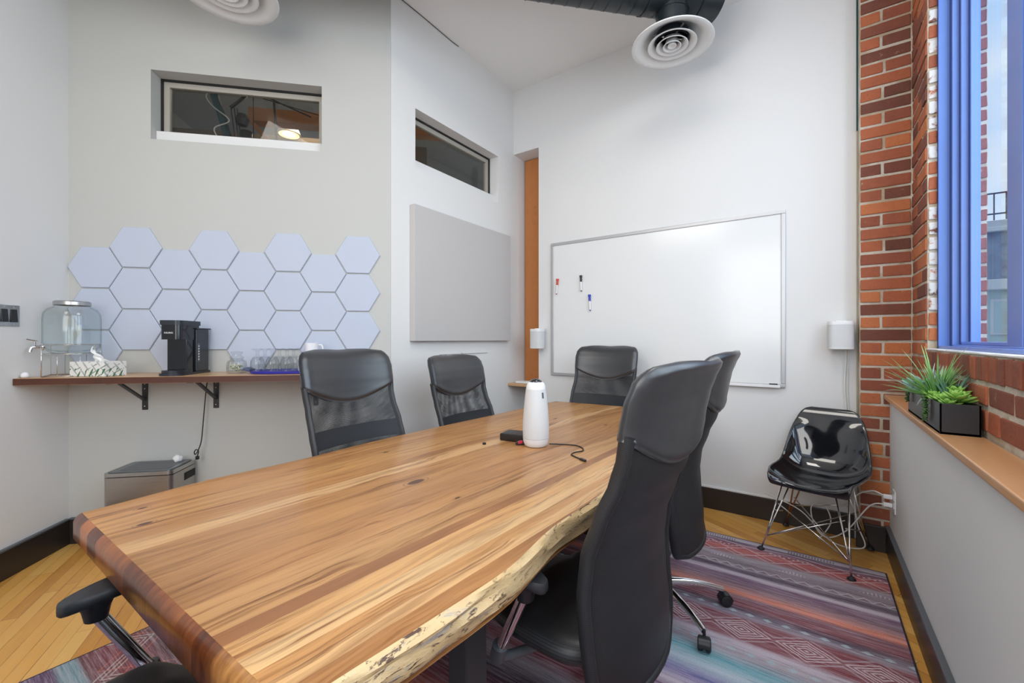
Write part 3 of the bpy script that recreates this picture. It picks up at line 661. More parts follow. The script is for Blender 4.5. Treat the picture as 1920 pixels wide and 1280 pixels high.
# ================================================================== RUG
f = MB(); f.b2(-2.36, 0.33, -0.6, 2.98, 0.0005, 0.009, 0.003)
tag(f.build('area_rug', MT['rug']), 'large woven rug in purple and red stripes under the table', 'rug')

# ================================================================== WALL FITTINGS
# hexagonal felt tiles
side = 0.1465; hh = 0.1290
HX = MB(); n = 6
def hexv(r, y_): return [(r * math.cos(R(60 * i)), y_, r * math.sin(R(60 * i))) for i in range(6)]
rr = side - 0.0022; vs = hexv(rr, 0) + hexv(rr, -0.008) + hexv(rr - 0.004, -0.0115)
HX.add(vs, [[i, (i + 1) % 6, 6 + (i + 1) % 6, 6 + i] for i in range(6)] + [[6 + i, 6 + (i + 1) % 6, 12 + (i + 1) % 6, 12 + i] for i in range(6)] + [[12 + i for i in range(6)], [i for i in range(6)][::-1]])
rows = ('bottom', 'middle', 'top'); ords = ('first', 'second', 'third', 'fourth', 'fifth', 'sixth', 'seventh', 'eighth')
tile0 = None
for cidx in range(8):
    for r_ in range(3):
        s = 0.146 + cidx * 0.2205; z = (1.177 if cidx % 2 == 0 else 1.3085) + r_ * 0.2585
        if tile0 is None: o = tile0 = HX.build('hexagonal_tile', MT['hex'])
        else: o = tile0.copy(); COL.objects.link(o)
        o.location = H(s, 0.001, z); o.rotation_euler = (0, 0, A45)
        tag(o, 'pale blue felt hexagon, %s tile of the %s column from the left wall corner' % (rows[r_], ords[cidx]), 'acoustic tile', 'hexagonal felt tiles on the angled wall')
# big felt panel on the side wall
f = MB(); f.box((XP + 0.0265, (2.103 + 3.293) / 2, (1.237 + 2.227) / 2), (0.051, 1.19, 0.99), 0.004, seg=3)
tag(f.build('acoustic_panel', MT['panel'], smooth=False), 'large square light grey fabric panel hung on the side wall', 'panel')
f = MB(); f.box((XP + 0.004, 2.70, 1.130), (0.006, 0.60, 0.004), 0.001); f.box((XP + 0.006, 2.47, 1.126), (0.008, 0.010, 0.010)); f.box((XP + 0.006, 2.66, 1.133), (0.006, 0.010, 0.008))
tag(f.build('picture_rail', MT['alu']), 'thin short metal picture rail on the wall behind the smaller mesh chair', 'rail')
# whiteboard
wb = thing('whiteboard', 'large whiteboard with aluminium frame on the back wall', 'whiteboard', (-1.055, YB, 0.922))
bw, bh = 1.824, 1.206
f = MB(); f.b2(-bw / 2 + 0.02, bw / 2 - 0.02, -0.012, -0.001, 0.02, bh - 0.02); f.build('writing_surface', MT['board'], wb)
fr = MB(); fw = 0.026
fr.b2(-bw / 2, bw / 2, -0.020, -0.001, bh - fw, bh, 0.004); fr.b2(-bw / 2, bw / 2, -0.020, -0.001, 0, fw, 0.004); fr.b2(-bw / 2, -bw / 2 + fw, -0.020, -0.001, fw, bh - fw, 0.004); fr.b2(bw / 2 - fw, bw / 2, -0.020, -0.001, fw, bh - fw, 0.004); fr.build('frame', MT['alu'], wb)
f = MB(); f.b2(bw / 2 - 0.48, bw / 2 - 0.03, -0.036, -0.0205, -0.002, 0.016, 0.003); f.build('pen_ledge', MT['white'], wb)
f = MB(); f.b2(bw / 2 - 0.095, bw / 2 - 0.045, -0.0225, -0.0205, 0.018, 0.026); f.build('maker_plate', MT['dark_ink'], wb)
# a few faint marks on the board
fi = plain('faint_grey_ink', (0.66, 0.67, 0.69), 0.5)
for (x, z, a_, l_) in ((0.12, 0.975, 70, 0.03), (0.14, 0.98, -60, 0.02), (0.27, 0.965, 80, 0.035), (0.31, 0.985, 85, 0.03), (0.30, 0.965, 20, 0.02)):
    f = MB(); f.box((x - 0.3, -0.0123, z), (l_, 0.0004, 0.0018), 0, ry=R(a_)); f.build('faint_mark', fi, wb)
def marker(x, z, tilt, cm, label):
    t = thing('marker', label, 'marker', (x, YB - 0.026, z), 0, 'markers on the whiteboard'); t.rotation_euler = (0, R(tilt), 0)
    f = MB(); f.lathe([(0, -0.058), (0.0075, -0.056), (0.0085, -0.05), (0.0085, 0.02), (0, 0.021)], 14); f.build('barrel', MT['white'], t, True, auto=40)
    f = MB(); f.lathe([(0, 0.020), (0.0095, 0.022), (0.0095, 0.045), (0.008, 0.05), (0.012, 0.062), (0.013, 0.074), (0.011, 0.077), (0, 0.077)], 14); f.build('cap', cm, t, True, auto=40)
    f = MB(); f.lathe([(0, -0.064), (0.005, -0.063), (0.0078, -0.056), (0, -0.055)], 14); f.build('end_plug', cm, t, True)
marker(-1.899, 1.722, 4, plain('red_cap', (0.62, 0.06, 0.03), 0.35), 'white marker with red cap near the left whiteboard frame')
marker(-1.658, 1.733, -2, plain('black_cap', (0.02, 0.02, 0.02), 0.35), 'white marker with black cap stuck on the whiteboard')
marker(-1.575, 1.560, -3, plain('blue_cap', (0.02, 0.05, 0.42), 0.35), 'white marker with blue cap, lowest on the whiteboard')
# wall speakers
def wall_speaker(x, y, z, w, d, h, label, rz, cable):
    t = thing('wall_speaker', label, 'speaker', (x, y, z), rz)
    def sq(w_, d_, n=28, e=3.4):
        out = []
        for i in range(n):
            a_ = 2 * math.pi * i / n; ca, sa = math.cos(a_), math.sin(a_)
            out.append((w_ / 2 * math.copysign(abs(ca) ** (2 / e), ca), d_ / 2 * math.copysign(abs(sa) ** (2 / e), sa)))
        return out
    def lof(f, rows_):
        n = 28; vs = []; fs = []
        for (k, z_) in rows_:
            for p in sq(w * k, d * k): vs.append((p[0], p[1], z_))
        for j in range(len(rows_) - 1):
            for i in range(n): fs.append([j * n + i, j * n + (i + 1) % n, (j + 1) * n + (i + 1) % n, (j + 1) * n + i])
        fs.append(list(range(n))[::-1]); fs.append([(len(rows_) - 1) * n + i for i in range(n)]); f.add(vs, fs)
    f = MB(); lof(f, [(0.985, 0.012), (0.985, h - 0.022)]); f.build('speaker_cloth', MT['white_fab'], t, True, auto=40)
    f = MB(); lof(f, [(0.90, 0), (0.97, 0.003), (1.0, 0.012), (0.97, 0.0125)]); f.build('base_cap', MT['white'], t, True, auto=40)
    f = MB(); lof(f, [(0.97, h - 0.0225), (1.0, h - 0.022), (1.0, h - 0.008), (0.96, h)]); f.build('top_cap', MT['white'], t, True, auto=40)
    f = MB(); f.b2(-0.025, 0.03, -0.01, d * 0.5 + 0.02, h, h + 0.006, 0.002); f.b2(-0.02, 0.02, d * 0.5 - 0.004, d * 0.5 + 0.022, h * 0.2, h * 0.8, 0.003); f.build('wall_bracket', MT['white'], t)
    if cable:
        f = MB(); f.tube(smoothpath([(0.03, 0.02, 0.004), (0.035, 0.055, -0.08), (0.03, 0.06, -0.25), (0.045, 0.06, -0.5), (0.045, 0.06, -1.0)]), 0.0038, 8); f.tube(smoothpath([(0.045, 0.02, 0.004), (0.048, 0.055, -0.08), (0.044, 0.06, -0.25), (0.055, 0.06, -0.5), (0.052, 0.06, -1.0)]), 0.0028, 8); f.build('cable', MT['white_cord'], t, True)
wall_speaker(0.150, 3.335, 1.187, 0.135, 0.115, 0.175, 'white rounded wall speaker beside the brick pillar', R(6), True)
wall_speaker(-2.072, 3.335, 1.165, 0.125, 0.115, 0.18, 'white rounded wall speaker beside the orange post', R(-8), False)
f = MB(); f.box((-2.26, 3.40, 0.841), (0.14, 0.10, 0.020), 0.006)
tag(f.build('white_box', MT['white']), 'small flat white box on the ledge below the orange post', 'box')
# light switch on the left wall
sw = thing('light_switch', 'double dark rocker switch in a steel plate on the left wall', 'switch', (CX + SQ * 0.375, CY - SQ * 0.375, 1.375), R(-45))
f = MB(); f.box((0, 0.003, 0), (0.118, 0.006, 0.112), 0.002); f.build('plate', MT['steel'], sw)
for s_ in (-1, 1):
    f = MB(); f.box((s_ * 0.025, 0.008, 0), (0.034, 0.006, 0.068), 0.002, rx=R(4)); f.build('rocker', MT['black'], sw)
    for q in (-1, 1):
        f = MB(); f.lathe([(0, 0), (0.003, 0), (0.003, 0.001), (0, 0.0015)], 10, (s_ * 0.025, 0.0063, q * 0.045), Matrix.Rotation(R(-90), 4, 'X')); f.build('screw', MT['chrome'], sw)
# fix: plate must face along the wall normal (local +y points into the room)
# outlet on the low wall with a plug
ol = thing('wall_outlet', 'white wall outlet low beside the brick pillar', 'outlet', (XL, 3.10, 0.36))
f = MB(); f.box((-0.003, 0, 0), (0.006, 0.075, 0.12), 0.002); f.build('plate', MT['white'], ol)
for q in (-1, 1):
    f = MB(); f.box((-0.007, 0, q * 0.022), (0.004, 0.034, 0.030), 0.004); f.build('socket', MT['ceramic'], ol)
pc = thing('power_cord', 'white power cords plugged into the outlet behind the glossy shell chair', 'cord', (0, 0, 0))
for q, pts in ((1, [(0.33, 3.10, 0.385), (0.28, 3.12, 0.395), (0.21, 3.16, 0.33), (0.22, 3.16, 0.18), (0.25, 3.16, 0.05), (0.10, 3.20, 0.03), (-0.05, 3.25, 0.16), (-0.20, 3.34, 0.19), (-0.26, 3.375, 0.20)]), (-1, [(0.33, 3.10, 0.338), (0.27, 3.11, 0.31), (0.17, 3.13, 0.14), (0.08, 3.17, 0.06), (0.02, 3.20, 0.10), (0.0, 3.25, 0.2), (0.06, 3.30, 0.22), (0.10, 3.28, 0.12), (0.04, 3.22, 0.02)])):
    f = MB(); f.tube(smoothpath(pts), 0.0036, 8); f.build('cable', MT['white_cord'], pc, True)
    f = MB(); f.box((XL - 0.030, 3.10, 0.36 + q * 0.022), (0.040, 0.024, 0.022), 0.005); f.build('plug', MT['white'], pc)
rw = MB(); rw.b2(-2.05, 0.0, YB - 0.013, YB - 0.001, 0.152, 0.166, 0.003)
tag(rw.build('cable_raceway', MT['white']), 'slim white cable raceway running along the back wall baseboard', 'raceway')

# ================================================================== DUCT AND DIFFUSERS
dc = thing('air_duct', 'dark round spiral duct under the ceiling above the whiteboard corner', 'duct', (-0.7395, 2.8341, 3.500), A45)
f = MB(); f.tube([(-3.6, 0, 0), (0.30, 0, 0)], 0.155, 40, cap=False); f.lathe([(0, 0.0), (0.155, 0.0)], 40, (0.30, 0, 0), Matrix.Rotation(R(90), 4, 'Y')); f.build('duct_body', MT['duct'], dc, True, auto=40)
f = MB()
x = -3.5
while x < 0.3: f.tube([(x, 0, 0), (x + 0.006, 0, 0)], 0.1578, 40, cap=False); x += 0.085 if x < -0.35 else 0.16
f.tube([(0.16, 0, 0), (0.29, 0, 0)], 0.160, 40, cap=False); f.tube([(-0.19, 0, 0), (-0.17, 0, 0)], 0.1592, 40, cap=False)
f.build('duct_seam', MT['duct'], dc, True, auto=40)
for q, nm in ((0, 'branch_duct'), (-2.66, 'branch_duct')):
    f = MB(); f.tube([(q, 0, -0.05), (q, 0, -0.335)], 0.10, 32, cap=False); f.tube([(q, 0, -0.145), (q, 0, -0.155)], 0.103, 32, cap=False); f.build(nm, MT['duct'], dc, True, auto=40)
def diffuser(loc, label):
    t = thing('air_diffuser', label, 'air diffuser', loc, A45, 'round white air diffusers')
    f = MB(); f.lathe([(0.250, 0.004), (0.252, 0.0), (0.248, -0.004), (0.215, 0.006), (0.170, 0.030), (0.150, 0.062), (0.102, 0.072), (0.104, 0.076), (0.154, 0.068), (0.175, 0.036), (0.218, 0.012), (0.250, 0.004)], 64); f.build('outer_cone', MT['diffuser'], t, True)
    for r0, z0 in ((0.150, 0.0), (0.098, -0.006), (0.056, -0.010)):
        f = MB(); f.lathe([(r0, z0), (r0 + 0.001, z0 - 0.003), (r0 - 0.004, z0 - 0.004), (r0 * 0.80, z0 + 0.012), (r0 * 0.66, z0 + 0.040), (r0 * 0.64, z0 + 0.040), (r0 * 0.78, z0 + 0.016), (r0, z0)], 56); f.build('ring', MT['diffuser'], t, True)
    f = MB(); f.lathe([(0, 0.0), (0.014, 0.0), (0.022, -0.010), (0.027, -0.012), (0.028, -0.008), (0.02, 0.02), (0, 0.02)], 32); f.build('centre_cup', MT['diffuser'], t, True)
    f = MB(); f.box((0, 0, 0.045), (0.26, 0.012, 0.006)); f.box((0, 0, 0.045), (0.012, 0.26, 0.006)); f.build('crossbar', MT['steel'], t)
diffuser((-0.7395, 2.8341, 3.15), 'round white ringed air diffuser hanging above the whiteboard')
diffuser((-2.6507 + 0.02, 1.0368 - 0.02, 3.15), 'round white ringed air diffuser cut by the top edge, above the wide transom')

# ================================================================== TABLE
TB = thing('conference_table', 'long live-edge laminated hardwood conference table on black steel legs', 'table', (0, 0, 0))
def lerp_tab(t, pts):
    for (a_, va), (b_, vb) in zip(pts[:-1], pts[1:]):
        if t <= b_:
            q = (t - a_) / (b_ - a_); q = q * q * (3 - 2 * q) * 0.5 + q * 0.5; return va + (vb - va) * q
    return pts[-1][1]
LE = [(0.30, -1.697), (0.63, -1.728), (0.96, -1.715), (1.46, -1.731), (2.1, -1.70), (2.95, -1.668), (3.1, -1.66)]
RE_ = [(0.25, -0.565), (0.50, -0.550), (0.75, -0.535), (0.98, -0.553), (1.40, -0.551), (1.7, -0.572), (2.1, -0.585), (2.5, -0.57), (3.1, -0.565)]
NY, NX = 90, 26
def ynear(x): return 0.292
def yfar(x): return 2.955 + (x + 1.67) * 0.085
TZ = 0.76; TH = 0.080
def tp(i, j):
    v = j / NY; yy = ynear(0) + (2.99 - ynear(0)) * v; xl = lerp_tab(yy, LE) + 0.003 * math.sin(yy * 9); xr = lerp_tab(yy, RE_) + 0.004 * math.sin(yy * 11 + 1)
    x = xl + (xr - xl) * i / NX; yn = ynear(x); yf = yfar(x); return (x, yn + (yf - yn) * v)
def rnd_in(p, q, d):   # pull p toward q
    v = Vector(q) - Vector(p); v.normalize(); return tuple(Vector(p) + v * d)
f = MB(); vs = [(*tp(i, j), TZ) for j in range(NY + 1) for i in range(NX + 1)]
f.add(vs, [[j * (NX + 1) + i, j * (NX + 1) + i + 1, (j + 1) * (NX + 1) + i + 1, (j + 1) * (NX + 1) + i] for j in range(NY) for i in range(NX)], 0)
vs = [(p[0], p[1], TZ - TH) for p in vs]; f.add(vs, [[j * (NX + 1) + i, (j + 1) * (NX + 1) + i, (j + 1) * (NX + 1) + i + 1, j * (NX + 1) + i + 1] for j in range(NY) for i in range(NX)], 0)
# side bands: right (live edge), left, near, far
def band(pts, out, mi, prof, flip=False, jag=0.0):
    n = len(pts); K = len(prof); vs = []
    for a_, p in enumerate(pts):
        for kk, (o_, z_) in enumerate(prof):
            w_ = o_ + (noise.noise(Vector((p[0] * 6, p[1] * 7, z_ * 30 + kk * 0.7))) * jag if 0 < kk < K - 1 else 0)
            vs.append((p[0] + out[0] * w_, p[1] + out[1] * w_, TZ - z_))
    fs = []
    for a_ in range(n - 1):
        for kk in range(K - 1):
            q = [a_ * K + kk, a_ * K + kk + 1, (a_ + 1) * K + kk + 1, (a_ + 1) * K + kk]; fs.append(q[::-1] if flip else q)
    f.add(vs, fs, mi)
live = [(0, 0), (0.004, 0.003), (0.010, 0.012), (0.013, 0.024), (0.013, 0.036), (0.010, 0.050), (0.003, 0.066), (-0.008, 0.077), (-0.012, TH)]
soft = [(0, 0), (0.006, 0.003), (0.010, 0.010), (0.011, 0.022), (0.010, 0.060), (0.006, 0.075), (0, TH)]
sq_ = [(0, 0), (0.006, 0.003), (0.014, 0.011), (0.0175, 0.020), (0.0175, 0.066), (0.012, 0.076), (0, TH)]
band([tp(NX, j) for j in range(NY + 1)], (1, 0), 1, live, False, 0.012)
band([tp(0, j) for j in range(NY + 1)], (-1, 0), 0, soft, True, 0.004)
band([tp(i, 0) for i in range(NX + 1)], (0, -1), 2, sq_)
band([tp(i, NY) for i in range(NX + 1)], (0, 1), 0, sq_, True)
def pz(prof, z):
    for (o1_, z1_), (o2_, z2_) in zip(prof[:-1], prof[1:]):
        if z <= z2_: return o1_ + (o2_ - o1_) * (z - z1_) / (z2_ - z1_)
    return prof[-1][0]
def corner(p, d1, pr1, d2, pr2, mi, flip=False, n=6):   # quarter-turn fillets so the edge bands meet
    zs = [0, 0.003, 0.008, 0.014, 0.024, 0.036, 0.050, 0.064, 0.074, TH]; vs = []
    for k in range(n + 1):
        a_ = math.pi / 2 * k / n
        for z_ in zs: vs.append((p[0] + d1[0] * pz(pr1, z_) * math.cos(a_) + d2[0] * pz(pr2, z_) * math.sin(a_), p[1] + d1[1] * pz(pr1, z_) * math.cos(a_) + d2[1] * pz(pr2, z_) * math.sin(a_), TZ - z_))
    K = len(zs); fs = []
    for k in range(n):
        for q in range(K - 1):
            w_ = [k * K + q, k * K + q + 1, (k + 1) * K + q + 1, (k + 1) * K + q]; fs.append(w_[::-1] if flip else w_)
    f.add(vs, fs, mi)
corner(tp(NX, 0), (0, -1), sq_, (1, 0), live, 2); corner(tp(0, 0), (-1, 0), soft, (0, -1), sq_, 2); corner(tp(NX, NY), (1, 0), live, (0, 1), sq_, 0); corner(tp(0, NY), (0, 1), sq_, (-1, 0), soft, 0)
f.build('tabletop', [MT['table'], MT['live'], MT['endgrain']], TB, True, auto=35, weld=True)
for (x, y, sx) in ((-0.665, 0.76, 1), (-1.56, 0.76, -1), (-0.70, 2.45, 1), (-1.56, 2.45, -1)):
    f = MB(); f.box((x, y, 0.3415), (0.055, 0.075, 0.658), 0.004); f.box((x, y, 0.020), (0.075, 0.13, 0.020), 0.004); f.build('leg', MT['black_metal'], TB)
for y in (0.76, 2.45):
    f = MB(); f.box((-1.12, y, 0.6745), (1.0, 0.085, 0.010), 0.002); f.build('top_plate', MT['black_metal'], TB)
    f = MB(); f.box((-1.11, y, 0.06), (0.84, 0.05, 0.05), 0.004); f.build('crossbar', MT['black_metal'], TB)

# ================================================================== OFFICE CHAIRS
PF = [(0.33, 0.080), (0.42, 0.088), (0.52, 0.100), (0.62, 0.106), (0.72, 0.096), (0.82, 0.062), (0.90, 0.026), (0.97, 0.004), (1.03, -0.006), (1.09, -0.018), (1.14, -0.036), (1.17, -0.055), (1.188, -0.072)]
WF = [(0.33, 0.205), (0.37, 0.236), (0.45, 0.250), (0.60, 0.256), (0.80, 0.254), (0.93, 0.246), (1.02, 0.252), (1.10, 0.254), (1.14, 0.250), (1.165, 0.238), (1.180, 0.218), (1.190, 0.190)]
def pf(z): return lerp_tab(z, PF)
def wf_(z): return lerp_tab(z, WF)
SEAM = -0.26
def bp(u, z, t=0.0):                            # u -1..1 across, z height, t forward offset
    return (u * wf_(z), SEAM + pf(z) + 0.045 * abs(u) ** 2.2 + t, z)
def zlow(u): return 0.930 + 0.088 * abs(u) ** 2
def office_chair(loc, rz, label, drop=0.0, base_rot=0.0, solid=False, arms=True, fwd=0.0, ring=False):
    loc = (loc[0], loc[1], 0.0092); af = 0.03
    t = thing('office_chair', label, 'chair', loc, rz, 'high-back mesh office chairs')
    me_ = MT['mesh_solid'] if solid else MT['mesh']
    D_ = Vector((0, 0, -drop))
    def sh(fn): return lambda u, v: tuple(Vector(fn(u, v)) + D_)
    uvf = lambda u, v: (u * 0.5, v * 0.66)
    # two tensioned mesh faces
    f = MB()
    f.grid(sh(lambda u, v: bp(u * 1.92 - 0.96, 0.34 + (zlow(u * 2 - 1) - 0.335) * v, 0.010)), 24, 30, 0, uvf)
    f.grid(sh(lambda u, v: bp(u * 1.92 - 0.96, 0.34 + (zlow(u * 2 - 1) - 0.335) * v, -0.010 - 0.004 * math.sin(math.pi * u))), 24, 30, 0, uvf, flip=True)
    f.build('backrest_mesh', me_, t, True)
    # padded woven edge down both sides and round the foot
    pts = []
    for k in range(21): z = 1.025 - (1.025 - 0.355) * k / 20; pts.append(Vector(bp(-0.965, z, -0.003)) + D_)
    for k in range(1, 8): u = -0.965 + 1.93 * k / 8; pts.append(Vector(bp(u, 0.335, -0.003)) + D_)
    for k in range(21): z = 0.355 + (1.025 - 0.355) * k / 20; pts.append(Vector(bp(0.965, z, -0.003)) + D_)
    f = MB(); n = 10; vs = []; fs = []; uvs = []
    N = len(pts); ln = 0
    for i, p in enumerate(pts):
        tn = (pts[min(i + 1, N - 1)] - pts[max(i - 1, 0)]).normalized(); nb = Vector((0, 1, 0)); sd = tn.cross(nb).normalized(); nb = sd.cross(tn)
        if i: ln += (pts[i] - pts[i - 1]).length
        for k in range(n + 1):
            a_ = 2 * math.pi * k / n; vs.append(p + sd * math.cos(a_) * 0.012 + nb * math.sin(a_) * 0.019); uvs.append((k / n * 0.12, ln))
    for i in range(N - 1):
        for k in range(n): fs.append([i * (n + 1) + k, i * (n + 1) + k + 1, (i + 1) * (n + 1) + k + 1, (i + 1) * (n + 1) + k])
    f.add(vs, fs, 0, uvs); f.build('back_frame', MT['mesh_solid'], t, True)
    # lumbar band inside the mesh
    f = MB(); f.grid(sh(lambda u, v: bp(u * 1.9 - 0.95, 0.735 + 0.080 * v, -0.003)), 16, 3); f.build('lumbar_band', MT['band'], t, True)
    f = MB(); f.tube([tuple(Vector(bp(u / 10 * 1.9 - 0.95, 0.655, -0.003)) + D_) for u in range(11)], 0.007, 8); f.build('cross_rail', MT['black'], t, True)
    # leather headrest (closed pad)
    f = MB(); NU, NV = 30, 18
    def pad(sgn):
        def fn(u, v):
            uu = u * 2 - 1; zl = zlow(uu); zt = 1.190 - 0.003 * math.cos(uu * 5.0) * (1 - abs(uu)) - 0.010 * max(0, abs(uu) - 0.72) ** 2 / 0.0784
            z = (zl - 0.006) + (zt - zl + 0.006) * v
            e = min(1.0, (1 - abs(uu)) / 0.22); e2 = min(1.0, v / 0.16); e3 = min(1.0, (1 - v) / 0.20)
            th = (math.sqrt(max(0, 1 - (1 - e) ** 2)) * math.sqrt(max(0, 1 - (1 - e2) ** 2) * 0.75 + 0.25 * e2) * math.sqrt(max(0, 1 - (1 - e3) ** 2)))
            off = sgn * (0.004 + (0.030 if sgn > 0 else 0.020) * th + (0.012 * (1 - min(1, v / 0.16)) * min(1, (1 - abs(uu)) / 0.06))); p = bp(uu * 1.015, z, off - 0.002); return p
        return fn
    f.grid(sh(pad(1)), NU, NV); f.grid(sh(pad(-1)), NU, NV, flip=True)
    # stitch the rims
    def rim(fixed, rng, nn):
        a_ = [Vector(pad(1)(*fixed(q / nn))) + D_ for q in range(nn + 1)]; b_ = [Vector(pad(-1)(*fixed(q / nn))) + D_ for q in range(nn + 1)]
        f.add(a_ + b_, [[i, i + 1, nn + 2 + i, nn + 1 + i] for i in range(nn)])
    rim(lambda q: (q, 1.0), 0, NU); rim(lambda q: (q, 0.0), 0, NU); rim(lambda q: (0.0, q), 0, NV); rim(lambda q: (1.0, q), 0, NV)
    f.build('headrest', MT['leather'], t, True, weld=True)
    for sg in (1, -1):
        f = MB(); f.tube([tuple(Vector(bp((u / 24 * 2 - 1) * 0.975, zlow(u / 24 * 2 - 1) - 0.001, 0.014 if sg > 0 else -0.019)) + D_) for u in range(25)], 0.0042, 8); f.build('piping', MT['leather'], t, True)
    # rear support bow
    f = MB(); f.box((0, 0.02, 0.385 - drop), (0.20, 0.26, 0.035), 0.01); f.build('seat_mechanism', MT['black'], t, True, auto=40)
    # seat cushion
    f = MB()
    def seat(sgn):
        def fn(u, v):
            uu = u * 2 - 1; vv_ = v * 2 - 1; k = 1.0 - 0.04 * (vv_ < 0) * abs(vv_)
            ex = 3.6; r_ = (abs(uu) ** ex + abs(vv_) ** ex) ** (1 / ex) if (uu or vv_) else 0
            mxx = max(abs(uu), abs(vv_), 1e-6); s_ = mxx / max(r_, 1e-6)
            x = uu * s_ * 0.255; y = vv_ * s_ * 0.205 + 0.055
            e = min(1, (1 - mxx) / 0.18); th = math.sqrt(max(0, 1 - (1 - e) ** 2))
            z = 0.445 + sgn * (0.030 * th) + (0.010 * (1 - (uu ** 2)) if sgn > 0 else 0) - (0.030 * max(0, vv_ - 0.6) / 0.4 if sgn > 0 else 0.02 * max(0, vv_ - .6) / .4)
            return (x, y, z - drop)
        return fn
    suv = lambda u, v: (u * 0.51, v * 0.47)
    f.grid(seat(1), 28, 28, 0, suv); f.grid(seat(-1), 28, 28, 0, suv, flip=True); f.build('seat', MT['mesh_solid'], t, True, weld=True)
    if arms:
        for sx in (-1, 1):
            ar = MB(); ax_ = sx * 0.300
            # rounded pad
            n = 28; o_ = []
            for i in range(n):
                a_ = 2 * math.pi * i / n; ca, sa = math.cos(a_), math.sin(a_); yy = 0.145 * math.copysign(abs(sa) ** 0.80, sa); xx = (0.041 + 0.003 * sa) * math.copysign(abs(ca) ** 0.75, ca); o_.append((xx, yy))
            rowz = [(0.80, 0.0), (0.96, 0.004), (1.0, 0.012), (0.97, 0.022), (0.85, 0.027)]
            vs = []
            for k_, z_ in rowz:
                for (xx, yy) in o_: vs.append((ax_ + xx * k_, 0.100 + fwd + yy * (0.9 + 0.1 * k_), 0.640 + z_ - 0.012 * ((yy / 0.145) ** 2) * (1 if yy < 0 else 0.2) - drop))
            fs = [[j * n + i, j * n + (i + 1) % n, (j + 1) * n + (i + 1) % n, (j + 1) * n + i] for j in range(len(rowz) - 1) for i in range(n)] + [list(range(n))[::-1], [(len(rowz) - 1) * n + i for i in range(n)]]
            ar.add(vs, fs); pad_o = ar.build('armrest', MT['arm_pad'], t, True, auto=50)
            f = MB(); f.lathe([(0.021, -0.045), (0.026, -0.02), (0.034, 0.0), (0.034, 0.006), (0, 0.006)], 20, (ax_, 0.020 + fwd, 0.637 - drop)); f.build('arm_collar', MT['black'], pad_o, True, auto=40)
            f = MB(); f.tube([(ax_, 0.021 + fwd, 0.605 - drop), (ax_ - sx * 0.012, 0.125 + fwd, 0.40 - drop)], 0.0145, 18); f.build('arm_post', MT['chrome'], pad_o, True, auto=40)
            f = MB(); f.tube([(ax_ - sx * 0.010, 0.114 + fwd, 0.428 - drop), (ax_ - sx * 0.014, 0.130 + fwd, 0.385 - drop)], 0.021, 16); f.tube(smoothpath([(ax_ - sx * 0.012, 0.128 + fwd, 0.395 - drop), (ax_ - sx * 0.06, 0.11, 0.378 - drop), (sx * 0.08, 0.04, 0.380 - drop)]), 0.013, 12); f.build('arm_socket', MT['cap'], pad_o, True, auto=40)
            if not (ring and sx > 0): continue
            f = MB(); f.tube([(ax_ - sx * 0.010 + 0.027 * math.cos(q_ * R(20)), 0.102 + 0.027 * math.sin(q_ * R(20)), 0.455 - drop + 0.008 * math.sin(q_ * R(20))) for q_ in range(18)], 0.0055, 8, closed=True); f.build('adjuster_ring', MT['chrome'], pad_o, True)
    # gas lift and five-star base
    f = MB(); f.tube([(0, 0, 0.12), (0, 0, 0.26)], 0.026, 20); f.tube([(0, 0, 0.26), (0, 0, 0.375 - drop)], 0.014, 16); f.build('gas_lift', MT['black'], t, True, auto=40)
    ba = MB(); ba.lathe([(0, 0.075), (0.036, 0.075), (0.040, 0.09), (0.038, 0.125), (0.03, 0.135), (0, 0.135)], 24)
    for k in range(5):
        a_ = base_rot + R(72 * k); P_ = []
        for q in range(9):
            r_ = 0.03 + 0.27 * q / 8; P_.append((r_ * math.cos(a_), r_ * math.sin(a_), 0.112 - 0.040 * (q / 8) ** 2.2))
        ba.tube(P_, [0.019 - 0.006 * q / 8 for q in range(9)], 12)
    bo = ba.build('star_base', MT['chrome'], t, True, auto=45)
    for k in range(5):
        a_ = base_rot + R(72 * k); m4 = Matrix.Translation(Vector((0.30 * math.cos(a_), 0.30 * math.sin(a_), 0.0))) @ Matrix.Rotation(a_ + R(50 + 37 * k), 4, 'Z')
        f = MB()
        for sx in (-1, 1): f.lathe([(0, -0.010), (0.020, -0.010), (0.0255, -0.007), (0.0265, 0), (0.0255, 0.007), (0.020, 0.010), (0, 0.010)], 20, (0, 0, 0), m4 @ Matrix.Translation(Vector((sx * 0.015, -0.012, 0.0267))) @ Matrix.Rotation(R(90), 4, 'Y'))
        f.lathe([(0.006, 0.045), (0.006, 0.075), (0, 0.075)], 12, (0, 0, 0), m4)
        f.build('caster', MT['rubber'], bo, True, auto=40)
        f = MB(); n = 10; vs = []
        for i in range(n + 1):
            an = R(-15 + 200 * i / n)
            for sx in (-1, 1): vs.append(m4 @ Vector((sx * 0.021, -0.012 + 0.029 * math.cos(an), 0.0267 + 0.029 * math.sin(an))))
        f.add(vs, [[2 * i, 2 * i + 1, 2 * i + 3, 2 * i + 2] for i in range(n)]); f.build('caster_hood', MT['black'], bo, True)
    return t
office_chair((-1.685, 1.295, 0), R(-90), 'nearer black mesh office chair on the far long side of the table', 0.0, R(10))
office_chair((-1.685, 2.10, 0), R(-90), 'smaller black mesh office chair, between the angled wall corner and the conference camera', 0.055, R(30))
office_chair((-1.326, 2.905, 0), R(180), 'black mesh office chair at the far table end before the whiteboard', 0.0, R(20))
office_chair((-0.539, 1.186, 0), R(84.4), 'largest black office chair with leather headrest, in the right foreground', 0.0, R(30), solid=True, ring=True)
